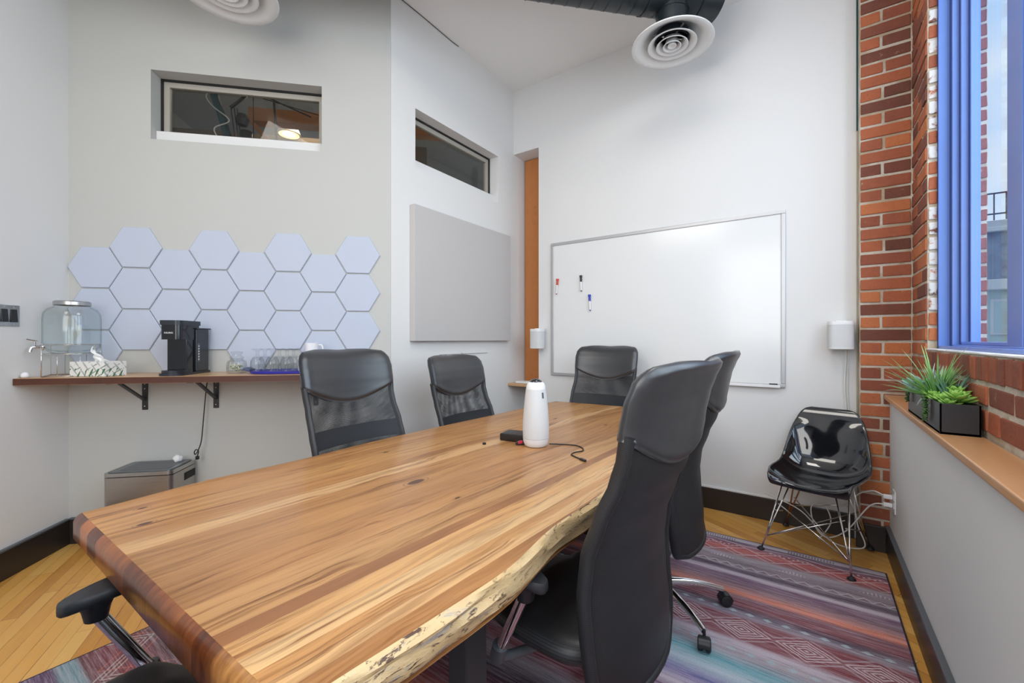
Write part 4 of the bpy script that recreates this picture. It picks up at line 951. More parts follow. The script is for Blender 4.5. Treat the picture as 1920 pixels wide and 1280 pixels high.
office_chair((-0.590, 2.02, 0), R(90), 'black office chair half hidden behind the large foreground chair', 0.0, R(-128), solid=True)
office_chair((-1.063, 0.185, 0), R(3), 'black office chair at the near table end, cut by the lower left corner', 0.0, R(40), solid=True, fwd=0.07)
# ================================================================== SHELF ON THE ANGLED WALL
SZ = 1.041
sh_ = thing('wall_shelf', 'long dark-edged timber shelf on black brackets under the hexagon tiles', 'shelf', H(0, 0, 0), A45)
f = MB(); f.b2(0.003, 1.70, -0.350, -0.002, SZ - 0.037, SZ - 0.001); n_ = len(f.f)
f.b2(0.003, 1.70, -0.3515, -0.3505, SZ - 0.036, SZ - 0.002, mi=1); f.b2(1.7001, 1.7015, -0.35, -0.002, SZ - 0.036, SZ - 0.002, mi=1)
f.b2(0.003, 1.70, -0.3505, -0.002, SZ - 0.0012, SZ, mi=0)
f.build('board', [MT['shelf'], MT['shelf_edge']], sh_)
for s in (0.414, 0.817, 1.42):
    f = MB(); f.box((s, -0.005, 0.905), (0.030, 0.007, 0.196), 0.002); f.box((s, -0.155, 1.0005), (0.030, 0.30, 0.006), 0.001)
    dy, dz = -0.215, 0.125; f.box((s, -0.115, 0.932), (0.022, math.hypot(dy, dz), 0.010), 0.002, rx=-math.atan2(dz, -dy))
    b = f.build('bracket', MT['black_metal'], sh_)
    for z in (0.83, 0.94, 0.97):
        f = MB(); f.lathe([(0.0045, 0), (0.0045, 0.001), (0, 0.002)], 10, (s, -0.0085, z), Matrix.Rotation(R(90), 4, 'X')); f.build('screw', MT['chrome'], b, True)
# ---- glass drinks dispenser on its wire stand
wr = thing('wire_stand', 'chrome wire stand under the glass drinks dispenser', 'stand', H(0.140, 0.165, SZ), A45 + R(28))
a = 0.105; zt = 0.178
f = MB()
for z, k in ((zt, 1.0), (zt - 0.052, 1.0)):
    f.tube([(-a, -a, z), (a, -a, z), (a, a, z), (-a, a, z)], 0.0026, 8, closed=True)
for x, y in ((-a, -a), (a, -a), (a, a), (-a, a)): f.tube([(x, y, 0.003), (x, y, zt)], 0.0026, 8)
f.tube([(-a, -a, 0.003), (a, -a, 0.003), (a, a, 0.003), (-a, a, 0.003)], 0.0026, 8, closed=True)
for q in (-0.045, 0.045): f.tube([(q, -a, zt - 0.052), (q, -a, 0.003), (q, a, 0.003), (q, a, zt - 0.052)], 0.002, 6)
for q in (-0.05, 0.0, 0.05): f.tube([(-a, q, zt - 0.052), (a, q, zt - 0.052)], 0.0018, 6)
f.build('wire_frame', MT['wire'], wr, True)
dp = thing('drinks_dispenser', 'clear glass drinks dispenser with steel lid, left end of the shelf', 'dispenser', H(0.140, 0.165, SZ + 0.1275), A45 + R(28))
f = MB(); f.lathe([(0, 0.0), (0.070, 0.0), (0.098, 0.012), (0.118, 0.035), (0.122, 0.06), (0.122, 0.20), (0.118, 0.232), (0.104, 0.254), (0.080, 0.268), (0.073, 0.276), (0.073, 0.290), (0.070, 0.290), (0.070, 0.275), (0.078, 0.263), (0.101, 0.249), (0.114, 0.230), (0.118, 0.20), (0.118, 0.06), (0.113, 0.037), (0.095, 0.020), (0.06, 0.012), (0, 0.012)], 48)
f.build('glass_jar', MT['jar_glass'], dp, True)
f = MB(); f.lathe([(0.076, 0.276), (0.079, 0.278), (0.079, 0.296), (0.075, 0.301), (0, 0.302)], 40); f.lathe([(0.076, 0.276), (0.0745, 0.278), (0.0745, 0.295), (0, 0.296)], 40); f.build('lid', MT['steel'], dp, True, auto=35)
q = f = MB(); M4 = Matrix.Rotation(R(-62), 4, 'Z')
def tr(p): return tuple(M4 @ Vector(p))
f.tube([tr((0, -0.115, 0.04)), tr((0, -0.155, 0.04))], 0.010, 14); f.tube([tr(p) for p in smoothpath([(0, -0.145, 0.04), (0, -0.165, 0.036), (0, -0.172, 0.012)])], 0.008, 12); f.tube([tr((0, -0.150, 0.04)), tr((0, -0.152, 0.068))], 0.0065, 12); f.tube([tr((0, -0.140, 0.070)), tr((0, -0.185, 0.082))], 0.0045, 10)
f.lathe([(0.020, 0), (0.020, 0.006), (0.012, 0.008), (0, 0.008)], 20, tr((0, -0.120, 0.04)), M4 @ Matrix.Rotation(R(90), 4, 'X')); f.build('spigot', MT['chrome'], dp, True, auto=40)
f = MB(); f.lathe([(0, 0), (0.014, 0.001), (0.019, 0.010), (0.016, 0.022), (0.008, 0.030), (0, 0.031)], 20)
tag(f.build('small_ornament', MT['ceramic'], smooth=True, loc=H(0.025, 0.31, SZ)), 'tiny rounded white ball at the far left end of the shelf', 'ornament')
# ---- tissue box
m = M('leaf_print_card', (0.8, 0.8, 0.78), 0.7); c = m.coord(); x, y, z = m.xyz(c)
w1 = m.noise(m.vec(x * 10.0, y * 10.0, z * 10.0), 1.5, 2); u_ = x + y
def leaf(ang, per, ph, wd):
    ca, sa = math.cos(R(ang)), math.sin(R(ang)); a_ = (u_ * ca + z * sa) / per + ph; b_ = (u_ * -sa + z * ca) / (per * 0.42) + ph * 1.7
    a_ = a_ + b_.floor() * 0.37; fa = (a_.fract() - 0.5).abs() * 2.0; fb = (b_.fract() - 0.5).abs() * 2.0
    return fb.lt((1.0 - fa * fa) * wd) * fa.lt(0.95)
l1 = leaf(62, 0.075, 0.1, 0.34); l2 = leaf(-52, 0.085, 0.6, 0.26); l3 = leaf(28, 0.075, 0.3, 0.22)
col = m.mix(l2 * 0.9, (0.80, 0.80, 0.77), (0.36, 0.40, 0.42)); col = m.mix(l3 * w1.gt(0.5), col, (0.30, 0.34, 0.30)); col = m.mix(l1 * z.lt(0.045) * w1.gt(0.42), col, (0.06, 0.18, 0.08))
m.set('Base Color', col); MT['leafcard'] = m.m
tb = thing('tissue_box', 'leaf-patterned tissue box with a raised white tissue on the shelf', 'tissue box', H(0.315, 0.230, SZ), A45 + R(-16))
f = MB(); f.box((0, 0, 0.042), (0.215, 0.125, 0.082), 0.002); f.build('box', MT['leafcard'], tb)
f = MB()
def tis(u, v):
    b_ = -0.030 + 0.100 * u; x = b_ + (-0.052 + 0.022 * u - b_) * v ** 1.15
    return (x, 0.013 * math.sin(9.4 * u + 1.5 * v) * (1 - 0.4 * v) + 0.006 * math.sin(14 * v), 0.078 + v * (0.092 - 0.040 * u) + 0.004 * math.sin(12 * u) * v)
f.grid(tis, 20, 14); o = f.build('tissue', MT['tissue'], tb, True); sd = o.modifiers.new('thickness', 'SOLIDIFY'); sd.thickness = 0.0015
# ---- single-serve coffee machine
cm = thing('coffee_machine', 'black single-serve coffee machine on the shelf', 'coffee machine', H(0.725, 0.175, SZ), A45 + R(-2))
MT['cm'] = plain('navy_black_plastic', (0.016, 0.020, 0.028), 0.30); MT['cm_gloss'] = plain('black_gloss_plastic', (0.006, 0.007, 0.010), 0.08)
def rprism(f, x0, x1, y0, y1, z0, z1, r, n=10):
    poly = []
    for i in range(n + 1): a_ = R(180 + 90 * i / n); poly.append((x0 + r + r * math.cos(a_), y0 + r + r * math.sin(a_)))
    for i in range(n + 1): a_ = R(270 + 90 * i / n); poly.append((x1 - r + r * math.cos(a_), y0 + r + r * math.sin(a_)))
    poly += [(x1, y1), (x0, y1)]; f.prism(poly, z0, z1)
f = MB(); rprism(f, -0.066, 0.066, -0.165, 0.145, 0.0, 0.014, 0.060); rprism(f, -0.056, 0.056, -0.155, -0.02, 0.0141, 0.030, 0.054); f.build('base', MT['cm'], cm, True, auto=35)
f = MB(); f.box((0, -0.010, 0.125), (0.104, 0.125, 0.215), 0.004); f.build('column', MT['cm_gloss'], cm)
f = MB(); rprism(f, -0.055, 0.055, -0.140, 0.045, 0.208, 0.292, 0.030); f.build('brew_head', MT['cm_gloss'], cm, True, auto=35)
f = MB(); rprism(f, -0.060, 0.060, -0.147, 0.050, 0.292, 0.318, 0.032); f.build('top_lid', MT['cm'], cm, True, auto=35)
f = MB(); f.box((0.006, 0.068, 0.142), (0.118, 0.125, 0.256), 0.006); f.b2(-0.05, 0.068, 0.004, 0.150, 0.2701, 0.278, 0.002); f.build('side_housing', MT['cm'], cm)
f = MB(); f.box((0.010, 0.143, 0.14), (0.10, 0.018, 0.20), 0.004); f.build('water_tank', MT['glass'], cm)
text_mesh('KEURIG', 0.0135, 'brand_lettering', MT['ink'], cm, (-0.027, -0.1408, 0.242), (R(90), 0, 0))
f = MB(); f.b2(0.0655, 0.0662, 0.010, 0.032, 0.075, 0.185); st_ = f.build('button_strip', MT['cap'], cm)
for i in range(6): f = MB(); f.b2(0.0663, 0.0668, 0.016, 0.026, 0.085 + i * 0.016, 0.091 + i * 0.016); f.build('button', MT['ink'], st_)
f = MB(); f.tube(smoothpath([(0.79, -0.02, 1.035), (0.776, -0.03, 0.97), (0.765, -0.04, 0.80), (0.755, -0.05, 0.62), (0.740, -0.055, 0.555), (0.724, -0.06, 0.525), (0.720, -0.062, 0.542), (0.730, -0.062, 0.556), (0.742, -0.06, 0.545), (0.735, -0.058, 0.515)]), 0.0032, 8)
f.box((0.735, -0.058, 0.504), (0.018, 0.014, 0.022), 0.003)
tag(f.build('appliance_cord', MT['cord'], loc=(CX, CY, 0), rz=A45, smooth=True), 'black cord hanging from the shelf down to the steel bin', 'cord')
# ---- crystal jar
jr = thing('crystal_jar', 'small cut-glass jar with lid between the coffee machine and blue tray', 'jar', H(1.006, 0.165, SZ), A45)
f = MB(); n = 24; prof = [(0.0, 0.002), (0.046, 0.002), (0.052, 0.012), (0.053, 0.050), (0.048, 0.072), (0.034, 0.082), (0.033, 0.092), (0.030, 0.092), (0.030, 0.082), (0.044, 0.070), (0.048, 0.05), (0.047, 0.014), (0, 0.010)]
vs = []
for k_, (r_, z_) in enumerate(prof):
    for i in range(48): a_ = 2 * math.pi * i / 48; q = r_ * (1 + (0.045 if (i + int(z_ * 90)) % 2 else -0.02) * (1 if k_ < 6 else 0)); vs.append((q * math.cos(a_), q * math.sin(a_), z_))
f.add(vs, [[k_ * 48 + i, k_ * 48 + (i + 1) % 48, (k_ + 1) * 48 + (i + 1) % 48, (k_ + 1) * 48 + i] for k_ in range(len(prof) - 1) for i in range(48)])
f.build('jar', MT['glass'], jr)
f = MB(); f.lathe([(0, 0.093), (0.036, 0.093), (0.038, 0.098), (0.026, 0.106), (0.022, 0.116), (0.032, 0.126), (0.030, 0.132), (0, 0.134)], 20); f.build('lid', MT['glass'], jr)
f = MB()
for i in range(40): a_ = rnd.uniform(0, 6.28); q = rnd.uniform(0, 0.036); f.box((q * math.cos(a_), q * math.sin(a_), rnd.uniform(0.018, 0.055)), (0.014, 0.010, 0.008), 0.002, rz=rnd.uniform(0, 3), rx=rnd.uniform(0, 3))
tag(f.build('sweets', plain('pale_sweets', (0.55, 0.56, 0.42), 0.6, var=0.4, scale=90), jr), kind='stuff')
# ---- blue tray, glasses, mugs
ty = thing('serving_tray', 'cobalt blue serving tray with a raised handle on the shelf', 'tray', H(1.330, 0.180, SZ), A45)
f = MB(); n = 40; poly = lambda k, z: [(0.235 * k * math.copysign(abs(math.cos(2 * math.pi * i / n)) ** 0.7, math.cos(2 * math.pi * i / n)), 0.128 * k * math.copysign(abs(math.sin(2 * math.pi * i / n)) ** 0.7, math.sin(2 * math.pi * i / n)), z) for i in range(n)]
rows_ = [(0.90, 0.0), (0.97, 0.003), (1.0, 0.018), (0.985, 0.018), (0.95, 0.007)]
vs = []; [vs.extend(poly(k, z)) for k, z in rows_]
f.add(vs, [[j * n + i, j * n + (i + 1) % n, (j + 1) * n + (i + 1) % n, (j + 1) * n + i] for j in range(4) for i in range(n)] + [[4 * n + i for i in range(n)], [i for i in range(n)][::-1]]); f.build('tray', MT['blue_tray'], ty, True, auto=40)
f = MB(); f.box((-0.248, 0, 0.024), (0.040, 0.09, 0.016), 0.006, ry=R(20)); f.build('handle', plain('slate_blue_grip', (0.06, 0.08, 0.16), 0.5), ty)
def glassware(loc, first=[None]):
    if first[0] is None:
        t = thing('stem_glass', '', 'glass', loc, A45, 'upturned stem glasses on the blue tray')
        f = MB(); p = [(0.0345, 0.0), (0.0355, 0.004), (0.039, 0.045), (0.037, 0.072), (0.024, 0.094), (0.010, 0.102), (0.008, 0.118), (0.012, 0.132), (0.031, 0.141), (0.032, 0.144), (0, 0.1445)]
        f.lathe(p, 20); f.lathe([(0.0345, 0.0), (0.0335, 0.004), (0.0368, 0.045), (0.035, 0.070), (0.022, 0.090), (0, 0.094)], 20); f.build('glass_body', MT['glass'], t, True, weld=True); first[0] = t
    else:
        t = first[0].copy(); COL.objects.link(t); t.location = loc
        for ch in list(first[0].children): c2 = ch.copy(); COL.objects.link(c2); c2.parent = t
    return t
gl = []
for r_, off in ((0, 0.235), (1, 0.150)):
    for k_ in range(3):
        t = glassware(H(1.150 + k_ * 0.083 + r_ * 0.010, off, SZ + 0.0078)); gl.append(t)
        t['label'] = 'clear upturned stem glass, %s of the %s row on the blue tray' % (('left', 'middle', 'right')[k_], ('front', 'rear')[r_])
def mug(loc, rz, label, first=[None]):
    if first[0] is None:
        t = thing('mug', label, 'mug', loc, rz, 'white mugs on the blue tray')
        f = MB(); f.lathe([(0, 0.0), (0.034, 0.0), (0.038, 0.004), (0.040, 0.088), (0.0375, 0.0885), (0.036, 0.008), (0, 0.006)], 32); f.build('cup', MT['ceramic'], t, True, auto=40)
        f = MB(); f.tube(smoothpath([(0.038, 0, 0.074), (0.058, 0, 0.074), (0.066, 0, 0.050), (0.056, 0, 0.024), (0.038, 0, 0.020)]), 0.0048, 10); f.build('handle', MT['ceramic'], t, True); first[0] = t
    else:
        t = first[0].copy(); COL.objects.link(t); t.location = loc; t.rotation_euler = (0, 0, rz); t['label'] = label
        for ch in list(first[0].children): c2 = ch.copy(); COL.objects.link(c2); c2.parent = t
mug(H(1.385, 0.135, SZ + 0.0078), A45 + R(-60), 'white mug at the lower left of the stacked mugs on the tray'); mug(H(1.480, 0.145, SZ + 0.0078), A45 + R(60), 'white mug at the lower right of the stacked mugs, behind the chair headrest')
mug(H(1.430, 0.140, SZ + 0.0970), A45 + R(10), 'white mug balanced on top of the two lower mugs')

# ================================================================== STEEL BIN
bn = thing('pedal_bin', 'rectangular brushed steel pedal bin against the angled wall', 'bin', H(0.535, 0.148, 0.0), A45)
def rbox(f, w_, d_, z0, z1, r, mi=0, n=8):
    poly = []
    for cx_, cy_, a0 in ((w_ / 2 - r, -d_ / 2 + r, -90), (w_ / 2 - r, d_ / 2 - r, 0), (-w_ / 2 + r, d_ / 2 - r, 90), (-w_ / 2 + r, -d_ / 2 + r, 180)):
        for i in range(n + 1): a_ = R(a0 + 90 * i / n); poly.append((cx_ + r * math.cos(a_), cy_ + r * math.sin(a_)))
    f.prism(poly, z0, z1, mi)
m = M('brushed_steel_front', (0.46, 0.43, 0.40), 0.30, 0.95); c = m.coord(); x, y, z = m.xyz(c); g = m.noise(m.vec(x * 3.0, y * 3.0, z * 500.0), 1.0, 3)
m.set('Base Color', m.mix(g, (0.42, 0.395, 0.37), (0.52, 0.49, 0.46))); m.set('Anisotropic', 0.7); m.set('Roughness', g * 0.12 + 0.24); MT['bin'] = m.m
f = MB(); rbox(f, 0.350, 0.250, 0.052, 0.462, 0.026); f.build('body', MT['bin'], bn, True, auto=30)
f = MB(); rbox(f, 0.346, 0.246, 0.002, 0.051, 0.026); f.build('plinth', MT['black'], bn, True, auto=30)
f = MB(); rbox(f, 0.352, 0.252, 0.467, 0.487, 0.027); f.build('lid_rim', MT['steel'], bn, True, auto=30)
f = MB(); rbox(f, 0.334, 0.236, 0.4622, 0.4668, 0.02); f.build('lid_gap', MT['gasket'], bn)
f = MB(); rbox(f, 0.325, 0.226, 0.4872, 0.492, 0.02); l_ = f.build('lid', plain('smoked_steel_lid', (0.16, 0.18, 0.19), 0.28, 0.6), bn, True, auto=30)
f = MB(); f.box((0.008, 0.0, 0.4925), (0.25, 0.17, 0.002), 0.001); f.build('lid_inset', MT['cap'], l_)
f = MB(); f.box((0.1752, 0.055, 0.415), (0.003, 0.115, 0.045), 0.001); f.box((0.1765, 0.055, 0.415), (0.003, 0.090, 0.026), 0.001); f.build('handle_slot', MT['gasket'], bn)
f = MB(); f.box((0.0, -0.138, 0.018), (0.15, 0.045, 0.012), 0.005); f.build('pedal', MT['steel'], bn)
f = MB(); bm2 = bmesh.new(); bmesh.ops.create_icosphere(bm2, subdivisions=3, radius=0.022)
for v in bm2.verts: v.co *= 1 + 0.45 * noise.noise(v.co * 70); v.co.z = v.co.z * 0.95 + 0.0
f.bm(bm2); tag(f.build('crumpled_tissue', MT['tissue'], loc=H(0.640, 0.085, 0.512), smooth=True), 'crumpled white tissue on the steel bin lid', 'tissue')

# ================================================================== GLOSSY SHELL CHAIR
ec = thing('shell_chair', 'glossy black moulded shell chair on chrome wire legs in the corner', 'chair', (0.035, 3.075, 0.0), R(167.2))
SP = [(0.236, 0.412, 0.178), (0.236, 0.424, 0.192), (0.220, 0.433, 0.206), (0.17, 0.428, 0.222), (0.08, 0.418, 0.232), (-0.01, 0.410, 0.236), (-0.09, 0.414, 0.237), (-0.145, 0.437, 0.236), (-0.182, 0.480, 0.233), (-0.205, 0.54, 0.226), (-0.222, 0.62, 0.212), (-0.240, 0.70, 0.192), (-0.256, 0.765, 0.165), (-0.268, 0.800, 0.135), (-0.280, 0.812, 0.105)]
def shp(v):
    q = v * (len(SP) - 1); i = min(int(q), len(SP) - 2); t_ = q - i
    p0 = SP[max(i - 1, 0)]; p1 = SP[i]; p2 = SP[i + 1]; p3 = SP[min(i + 2, len(SP) - 1)]
    return [0.5 * ((2 * p1[k]) + (p2[k] - p0[k]) * t_ + (2 * p0[k] - 5 * p1[k] + 4 * p2[k] - p3[k]) * t_ ** 2 + (3 * p1[k] - p0[k] - 3 * p2[k] + p3[k]) * t_ ** 3) for k in range(3)]
def shell(u, v):
    uu = u * 2 - 1; y, z, hw = shp(v); y2, z2, _ = shp(min(1, v + 0.01)); y1, z1, _ = shp(max(0, v - 0.01)); ty_, tz_ = y2 - y1, z2 - z1; l_ = math.hypot(ty_, tz_) or 1
    ny, nz_ = tz_ / l_, -ty_ / l_                       # inward (occupant side) normal
    amt = 0.075 * (math.sin(math.pi * min(1, v * 1.15 + 0.06)) ** 0.8) * abs(uu) ** 2.6 - 0.006
    if v < 0.12: amt = -0.012 * abs(uu) ** 2 * (1 - v / 0.12) + amt * (v / 0.12)
    return (uu * hw * (1 - 0.05 * abs(uu) ** 4), y + ny * amt, z + nz_ * amt)
f = MB(); f.grid(shell, 36, 60); o = f.build('seat_shell', MT['eames'], ec, True, weld=True)
sd = o.modifiers.new('thickness', 'SOLIDIFY'); sd.thickness = 0.007; sd.offset = -1; bv = o.modifiers.new('soft_edge', 'BEVEL'); bv.width = 0.002; bv.segments = 2
rim_ = [shell(i / 30, 1.0) for i in range(31)] + [shell(1.0, 1 - i / 50) for i in range(1, 51)] + [shell(1 - i / 30, 0.0) for i in range(1, 31)] + [shell(0.0, i / 50) for i in range(1, 50)]
f = MB(); f.tube(rim_, 0.0062, 8, closed=True); f.build('rolled_rim', MT['eames'], ec, True)
feet = {'fl': (0.235, 0.232), 'fr': (-0.195, 0.245), 'bl': (0.235, -0.245), 'br': (-0.205, -0.235)}
MTS = {'fl': (0.135, 0.125), 'fr': (-0.135, 0.125), 'bl': (0.120, -0.115), 'br': (-0.120, -0.115)}
for k in feet:
    fx, fy = feet[k]; mx, my = MTS[k]; zf = 0.012
    top = Vector((mx, my, 0.392)); bot = Vector((fx, fy, zf)); d_ = (bot - top)
    side_ = Vector((-d_.y, d_.x, 0)).normalized() * 0.014
    f = MB(); f.tube([top + side_ * 2.2, top.lerp(bot, 0.62) + side_ * 0.5, bot], 0.0046, 10); f.tube([top - side_ * 2.2, top.lerp(bot, 0.62) - side_ * 0.5, top.lerp(bot, 0.80)], 0.0046, 10)
    lg = f.build('leg', MT['wire'] if k != 'bl' else plain('bronze_tone_wire', (0.42, 0.20, 0.10), 0.3, 0.8), ec, True)
    f = MB(); f.lathe([(0, 0.0095), (0.019, 0.0095), (0.020, 0.014), (0.010, 0.024), (0, 0.026)], 18, (fx, fy, 0)); f.build('glide', MT['rubber'], lg, True)
def on(k, t_): return Vector((*MTS[k], 0.392)).lerp(Vector((*feet[k], 0.012)), t_)
f = MB()
f.tube([on('fl', 0.80), on('br', 0.42)], 0.0036, 8); f.tube([on('fr', 0.80), on('bl', 0.42)], 0.0036, 8)
f.tube([on('fl', 0.80), on('fr', 0.30)], 0.0036, 8); f.tube([on('fr', 0.80), on('fl', 0.30)], 0.0036, 8)
f.tube([on('bl', 0.72), on('fl', 0.40)], 0.0036, 8); f.tube([on('br', 0.72), on('fr', 0.40)], 0.0036, 8); f.tube([on('bl', 0.60), on('br', 0.30)], 0.0036, 8)
f.build('wire_bracing', MT['wire'], ec, True)
f = MB(); f.tube([(-0.14, 0.125, 0.394), (0.14, 0.125, 0.394), (0.125, -0.115, 0.394), (-0.125, -0.115, 0.394)], 0.005, 10, closed=True); f.build('seat_ring', MT['wire'], ec, True)

# ================================================================== PLANTER
pl = thing('succulent_planter', 'long black planter box of mixed succulents on the window ledge', 'planter', (0.413, 2.320, 0.925))
pw, pd, ph_ = 0.100, 0.575, 0.105
f = MB(); f.b2(-pw / 2, pw / 2, -pd / 2, pd / 2, 0, 0.008); f.b2(-pw / 2, -pw / 2 + 0.006, -pd / 2, pd / 2, 0, ph_, 0.001); f.b2(pw / 2 - 0.006, pw / 2, -pd / 2, pd / 2, 0, ph_, 0.001); f.b2(-pw / 2, pw / 2, -pd / 2, -pd / 2 + 0.006, 0, ph_, 0.001); f.b2(-pw / 2, pw / 2, pd / 2 - 0.006, pd / 2, 0, ph_, 0.001)
f.build('planter_box', plain('charcoal_planter', (0.028, 0.029, 0.033), 0.38), pl)
f = MB(); f.b2(-pw / 2 + 0.006, pw / 2 - 0.006, -pd / 2 + 0.006, pd / 2 - 0.006, 0.07, 0.090); f.build('soil', plain('dark_moss', (0.02, 0.035, 0.015), 0.95, var=0.5, scale=120), pl)
def leafmat(name, a_, b_, r_=0.45):
    m = M(name, a_, r_); c = m.coord('UV'); x, y, z = m.xyz(c); o_ = m.noise(m.coord(), 30, 2)
    m.set('Base Color', m.mix((y * 0.9 + o_ * 0.5 - 0.2).clamp(), a_, b_)); m.set('Subsurface Weight', 0.0); return m.m
G1 = leafmat('spiky_leaf_green', (0.05, 0.26, 0.03), (0.42, 0.70, 0.26)); G2 = leafmat('blue_green_leaf', (0.05, 0.16, 0.10), (0.25, 0.46, 0.36)); G3 = leafmat('bright_succulent', (0.07, 0.24, 0.02), (0.30, 0.56, 0.10)); G4 = leafmat('dark_trailing_green', (0.02, 0.06, 0.02), (0.08, 0.16, 0.04)); G5 = leafmat('pale_silver_leaf', (0.12, 0.26, 0.18), (0.62, 0.72, 0.62))
def blade(f, base, az, el, L_, w_, curl, cup=0.25, n=9):
    d = Vector((math.cos(az), math.sin(az), 0)); sd_ = Vector((-math.sin(az), math.cos(az), 0)); p = Vector(base); e = el; pts_ = []
    for i in range(n + 1): pts_.append((p.copy(), e)); p += (d * math.cos(e) + Vector((0, 0, 1)) * math.sin(e)) * (L_ / n); e -= curl / n
    vs = []; uvs = []; fs = []
    for i, (q, e_) in enumerate(pts_):
        t_ = i / n; w2 = w_ * (0.55 + 0.45 * math.sin(math.pi * min(1, t_ * 1.6))) * (1 - t_ ** 2.2) ** 0.9 + 0.0003; up = Vector((0, 0, 1)) * math.cos(e_) - d * math.sin(e_)
        vs += [q - sd_ * w2 + up * w2 * cup, q - up * w2 * 0.25, q + sd_ * w2 + up * w2 * cup, q + up * w2 * 0.12]; uvs += [(0, t_), (0.5, t_), (1, t_), (0.5, t_)]
    for i in range(n):
        for k_ in range(4): fs.append([i * 4 + k_, i * 4 + (k_ + 1) % 4, (i + 1) * 4 + (k_ + 1) % 4, (i + 1) * 4 + k_])
    f.add(vs, fs, 0, uvs)
def fat(f, base, az, el, L_, w_, th=0.35):
    d = Vector((math.cos(az) * math.cos(el), math.sin(az) * math.cos(el), math.sin(el))); sd_ = Vector((-math.sin(az), math.cos(az), 0)); up = sd_.cross(d) * -1.0; b = Vector(base); vs = []; uvs = []; fs = []; N_ = 7; K_ = 8
    for i in range(N_ + 1):
        t_ = i / N_; r_ = w_ * (math.sin(math.pi * (0.06 + 0.90 * t_)) ** 0.75) * (0.55 + 0.6 * t_)
        for k_ in range(K_): a_ = 2 * math.pi * k_ / K_; vs.append(b + d * (L_ * t_) + sd_ * (r_ * math.cos(a_)) + up * (r_ * th * math.sin(a_) + 0.1 * L_ * t_ * t_)); uvs.append((k_ / K_, t_))
    for i in range(N_):
        for k_ in range(K_): fs.append([i * K_ + k_, i * K_ + (k_ + 1) % K_, (i + 1) * K_ + (k_ + 1) % K_, (i + 1) * K_ + k_])
    fs.append(list(range(K_))[::-1]); fs.append([N_ * K_ + k_ for k_ in range(K_)]); f.add(vs, fs, 0, uvs)
rn = random.Random(11)
def lim(az):    # keep leaves off the brick behind
    return az
def spiky(y0, n, L0, L1, mat, nm, xo=0.0, elr=(15, 85)):
    f = MB()
    for i in range(n):
        az = rn.uniform(0, 2 * math.pi); el = R(rn.uniform(*elr)); L_ = rn.uniform(L0, L1)
        if math.cos(az) > 0: reach = 0.05 / max(0.02, math.cos(az) * math.cos(el) * L_); 
        else: reach = 9
        if reach < 1: el = R(rn.uniform(68, 86)); L_ = min(L_, 0.14)
        blade(f, (xo + 0.008 * math.cos(az), y0 + 0.010 * math.sin(az), 0.088), az, el, L_, rn.uniform(0.0065, 0.0105), rn.uniform(0.1, 0.7))
    f.build(nm, mat, pl, True)
spiky(-0.045, 60, 0.14, 0.23, G1, 'spiky_leaves', -0.012)
spiky(0.075, 28, 0.13, 0.21, G5, 'silver_leaves', -0.014, (8, 60))
spiky(-0.10, 20, 0.10, 0.14, G2, 'dark_spiky_leaves', 0.016, (50, 86))
def rosette(c_, n, L_, w_, mat, nm='rosette', el0=10, el1=70):
    f = MB()
    for i in range(n): t_ = i / n; az = i * 2.4; fat(f, c_, az, R(el0 + (el1 - el0) * t_), L_ * (1 - 0.35 * t_), w_ * (1 - 0.3 * t_))
    f.build(nm, mat, pl, True)
for (x, y, z, n, L_, w_, mt_) in ((-0.03, -0.06, 0.104, 11, 0.04, 0.013, G3), (0.0, -0.265, 0.118, 11, 0.04, 0.013, G3), (-0.03, 0.06, 0.10, 9, 0.045, 0.015, G2), (-0.030, -0.165, 0.100, 11, 0.036, 0.011, G3), (-0.022, -0.215, 0.104, 11, 0.034, 0.011, G3), (0.008, -0.190, 0.118, 12, 0.036, 0.011, G3), (0.015, -0.245, 0.108, 12, 0.034, 0.011, G3), (-0.035, -0.115, 0.104, 12, 0.036, 0.011, G3), (0.020, -0.14, 0.128, 10, 0.036, 0.012, G3), (-0.020, -0.255, 0.098, 10, 0.03, 0.010, G3), (0.02, -0.08, 0.135, 8, 0.035, 0.012, G4), (-0.03, 0.165, 0.115, 8, 0.065, 0.018, G2), (-0.020, 0.245, 0.105, 8, 0.060, 0.017, G2), (0.01, 0.20, 0.13, 10, 0.035, 0.011, G3), (-0.035, 0.115, 0.10, 8, 0.05, 0.015, G2), (0.015, 0.13, 0.14, 10, 0.035, 0.011, G3)):
    rosette((x, y, z), n, L_ * 1.18, w_ * 1.2, mt_)
def trail(x, y, z0, z1, w_=0.014):
    f = MB(); z = z0
    while z > z1:
        for q in range(4): a_ = rn.uniform(math.pi * 0.5, math.pi * 1.5); fat(f, (x + 0.003 * math.cos(a_), y + rn.uniform(-0.008, 0.008), z), a_, R(rn.uniform(-50, 20)), 0.014, 0.0045, 0.7)
        z -= 0.008
    f.tube([(x + 0.012, y, z0), (x, y, z0), (x - 0.001, y, z1)], 0.0015, 6); f.build('trailing_stem', G4, pl, True)
trail(-0.0570, -0.135, 0.112, 0.022); trail(-0.0570, -0.150, 0.110, 0.045); trail(-0.0570, 0.215, 0.105, 0.055)

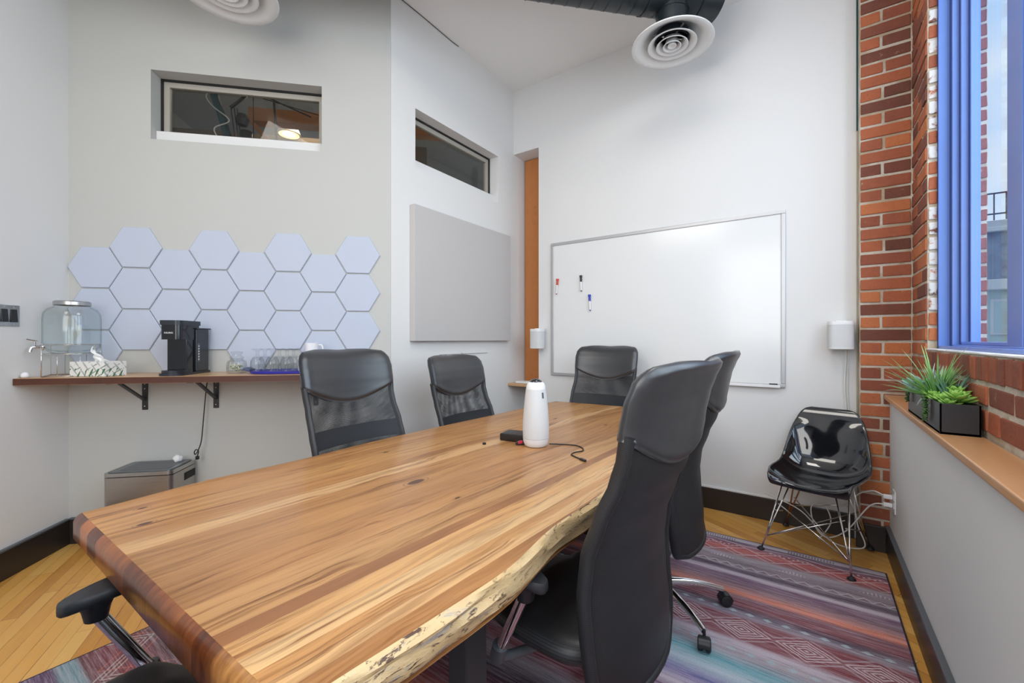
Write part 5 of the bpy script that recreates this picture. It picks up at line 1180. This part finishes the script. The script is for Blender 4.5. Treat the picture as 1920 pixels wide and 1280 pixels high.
# ================================================================== ON THE TABLE
ow = thing('conference_camera', 'tall white tapered conference camera standing on the table', 'camera', (-1.045, 1.668, TZ))
f = MB(); f.lathe([(0, 0.002), (0.048, 0.002), (0.052, 0.006), (0.0575, 0.020), (0.060, 0.038), (0, 0.038)], 48); f.lathe([(0.0455, 0.262), (0.044, 0.274), (0.038, 0.288), (0.030, 0.294), (0, 0.295)], 48); f.build('shell', MT['white'], ow, True, auto=40)
f = MB(); f.lathe([(0.0595, 0.039), (0.0610, 0.075), (0.0600, 0.11), (0.0560, 0.17), (0.0505, 0.225), (0.0458, 0.262)], 48); f.build('speaker_cloth', MT['white_fab'], ow, True)
f = MB(); f.lathe([(0.030, 0.2935), (0.028, 0.299), (0.018, 0.306), (0, 0.309)], 32); f.build('lens_dome', MT['eames'], ow, True)
f = MB(); f.lathe([(0, 0), (0.044, 0.0), (0.044, 0.0025)], 32); f.build('foot', MT['rubber'], ow, True)
f = MB(); f.box((0.0475, -0.0165, 0.236), (0.0015, 0.009, 0.026), 0.0005, rz=R(-19), ry=R(-7)); f.build('logo_tag', MT['cap'], ow)
f = MB(); f.box((0, 0, 0.0175), (0.135, 0.105, 0.034), 0.007, seg=3); o = f.build('adapter_box', plain('black_matte_plastic', (0.014, 0.012, 0.013), 0.3), loc=(-1.185, 1.715, TZ + 0.0005), rz=R(10), smooth=True, auto=35); tag(o, 'low black box beside the white conference camera', 'box')
dg = thing('usb_dongle', 'black and red cable adapter between the black box and the camera', 'adapter', (-1.108, 1.640, TZ + 0.001), R(35))
f = MB(); f.box((0, 0, 0.010), (0.052, 0.020, 0.018), 0.003, ry=R(-12)); f.build('body', MT['black'], dg)
f = MB(); f.box((-0.004, -0.0085, 0.014), (0.022, 0.006, 0.014), 0.002, ry=R(-12)); f.build('red_tab', MT['pink'], dg)
f = MB(); f.box((0.024, 0.002, 0.017), (0.014, 0.010, 0.006), 0.001, ry=R(-12)); f.build('metal_tip', MT['chrome'], dg)
cb = thing('usb_cable', 'thin black cable curling over the table from the white camera', 'cable', (0, 0, TZ + 0.0030))
pts = [(-0.995, 1.705, 0.004), (-0.955, 1.745, 0), (-0.895, 1.765, 0), (-0.850, 1.745, 0), (-0.822, 1.700, 0), (-0.838, 1.655, 0), (-0.835, 1.615, 0), (-0.800, 1.590, 0), (-0.775, 1.575, 0.001)]
f = MB(); f.tube(smoothpath(pts), 0.0026, 8); f.build('cable', MT['cord'], cb, True)
f = MB(); f.box((-0.758, 1.566, 0.0015), (0.036, 0.013, 0.008), 0.002, rz=R(-30)); f.build('plug', MT['black'], cb)
f = MB(); f.lathe([(0, 0), (0.0085, 0), (0.0085, 0.008), (0.006, 0.009), (0, 0.009)], 16); tag(f.build('black_puck', MT['black'], loc=(-1.254, 1.549, TZ + 0.0004), smooth=True, auto=40), 'tiny round black puck lying on the table left of the black box', 'puck')
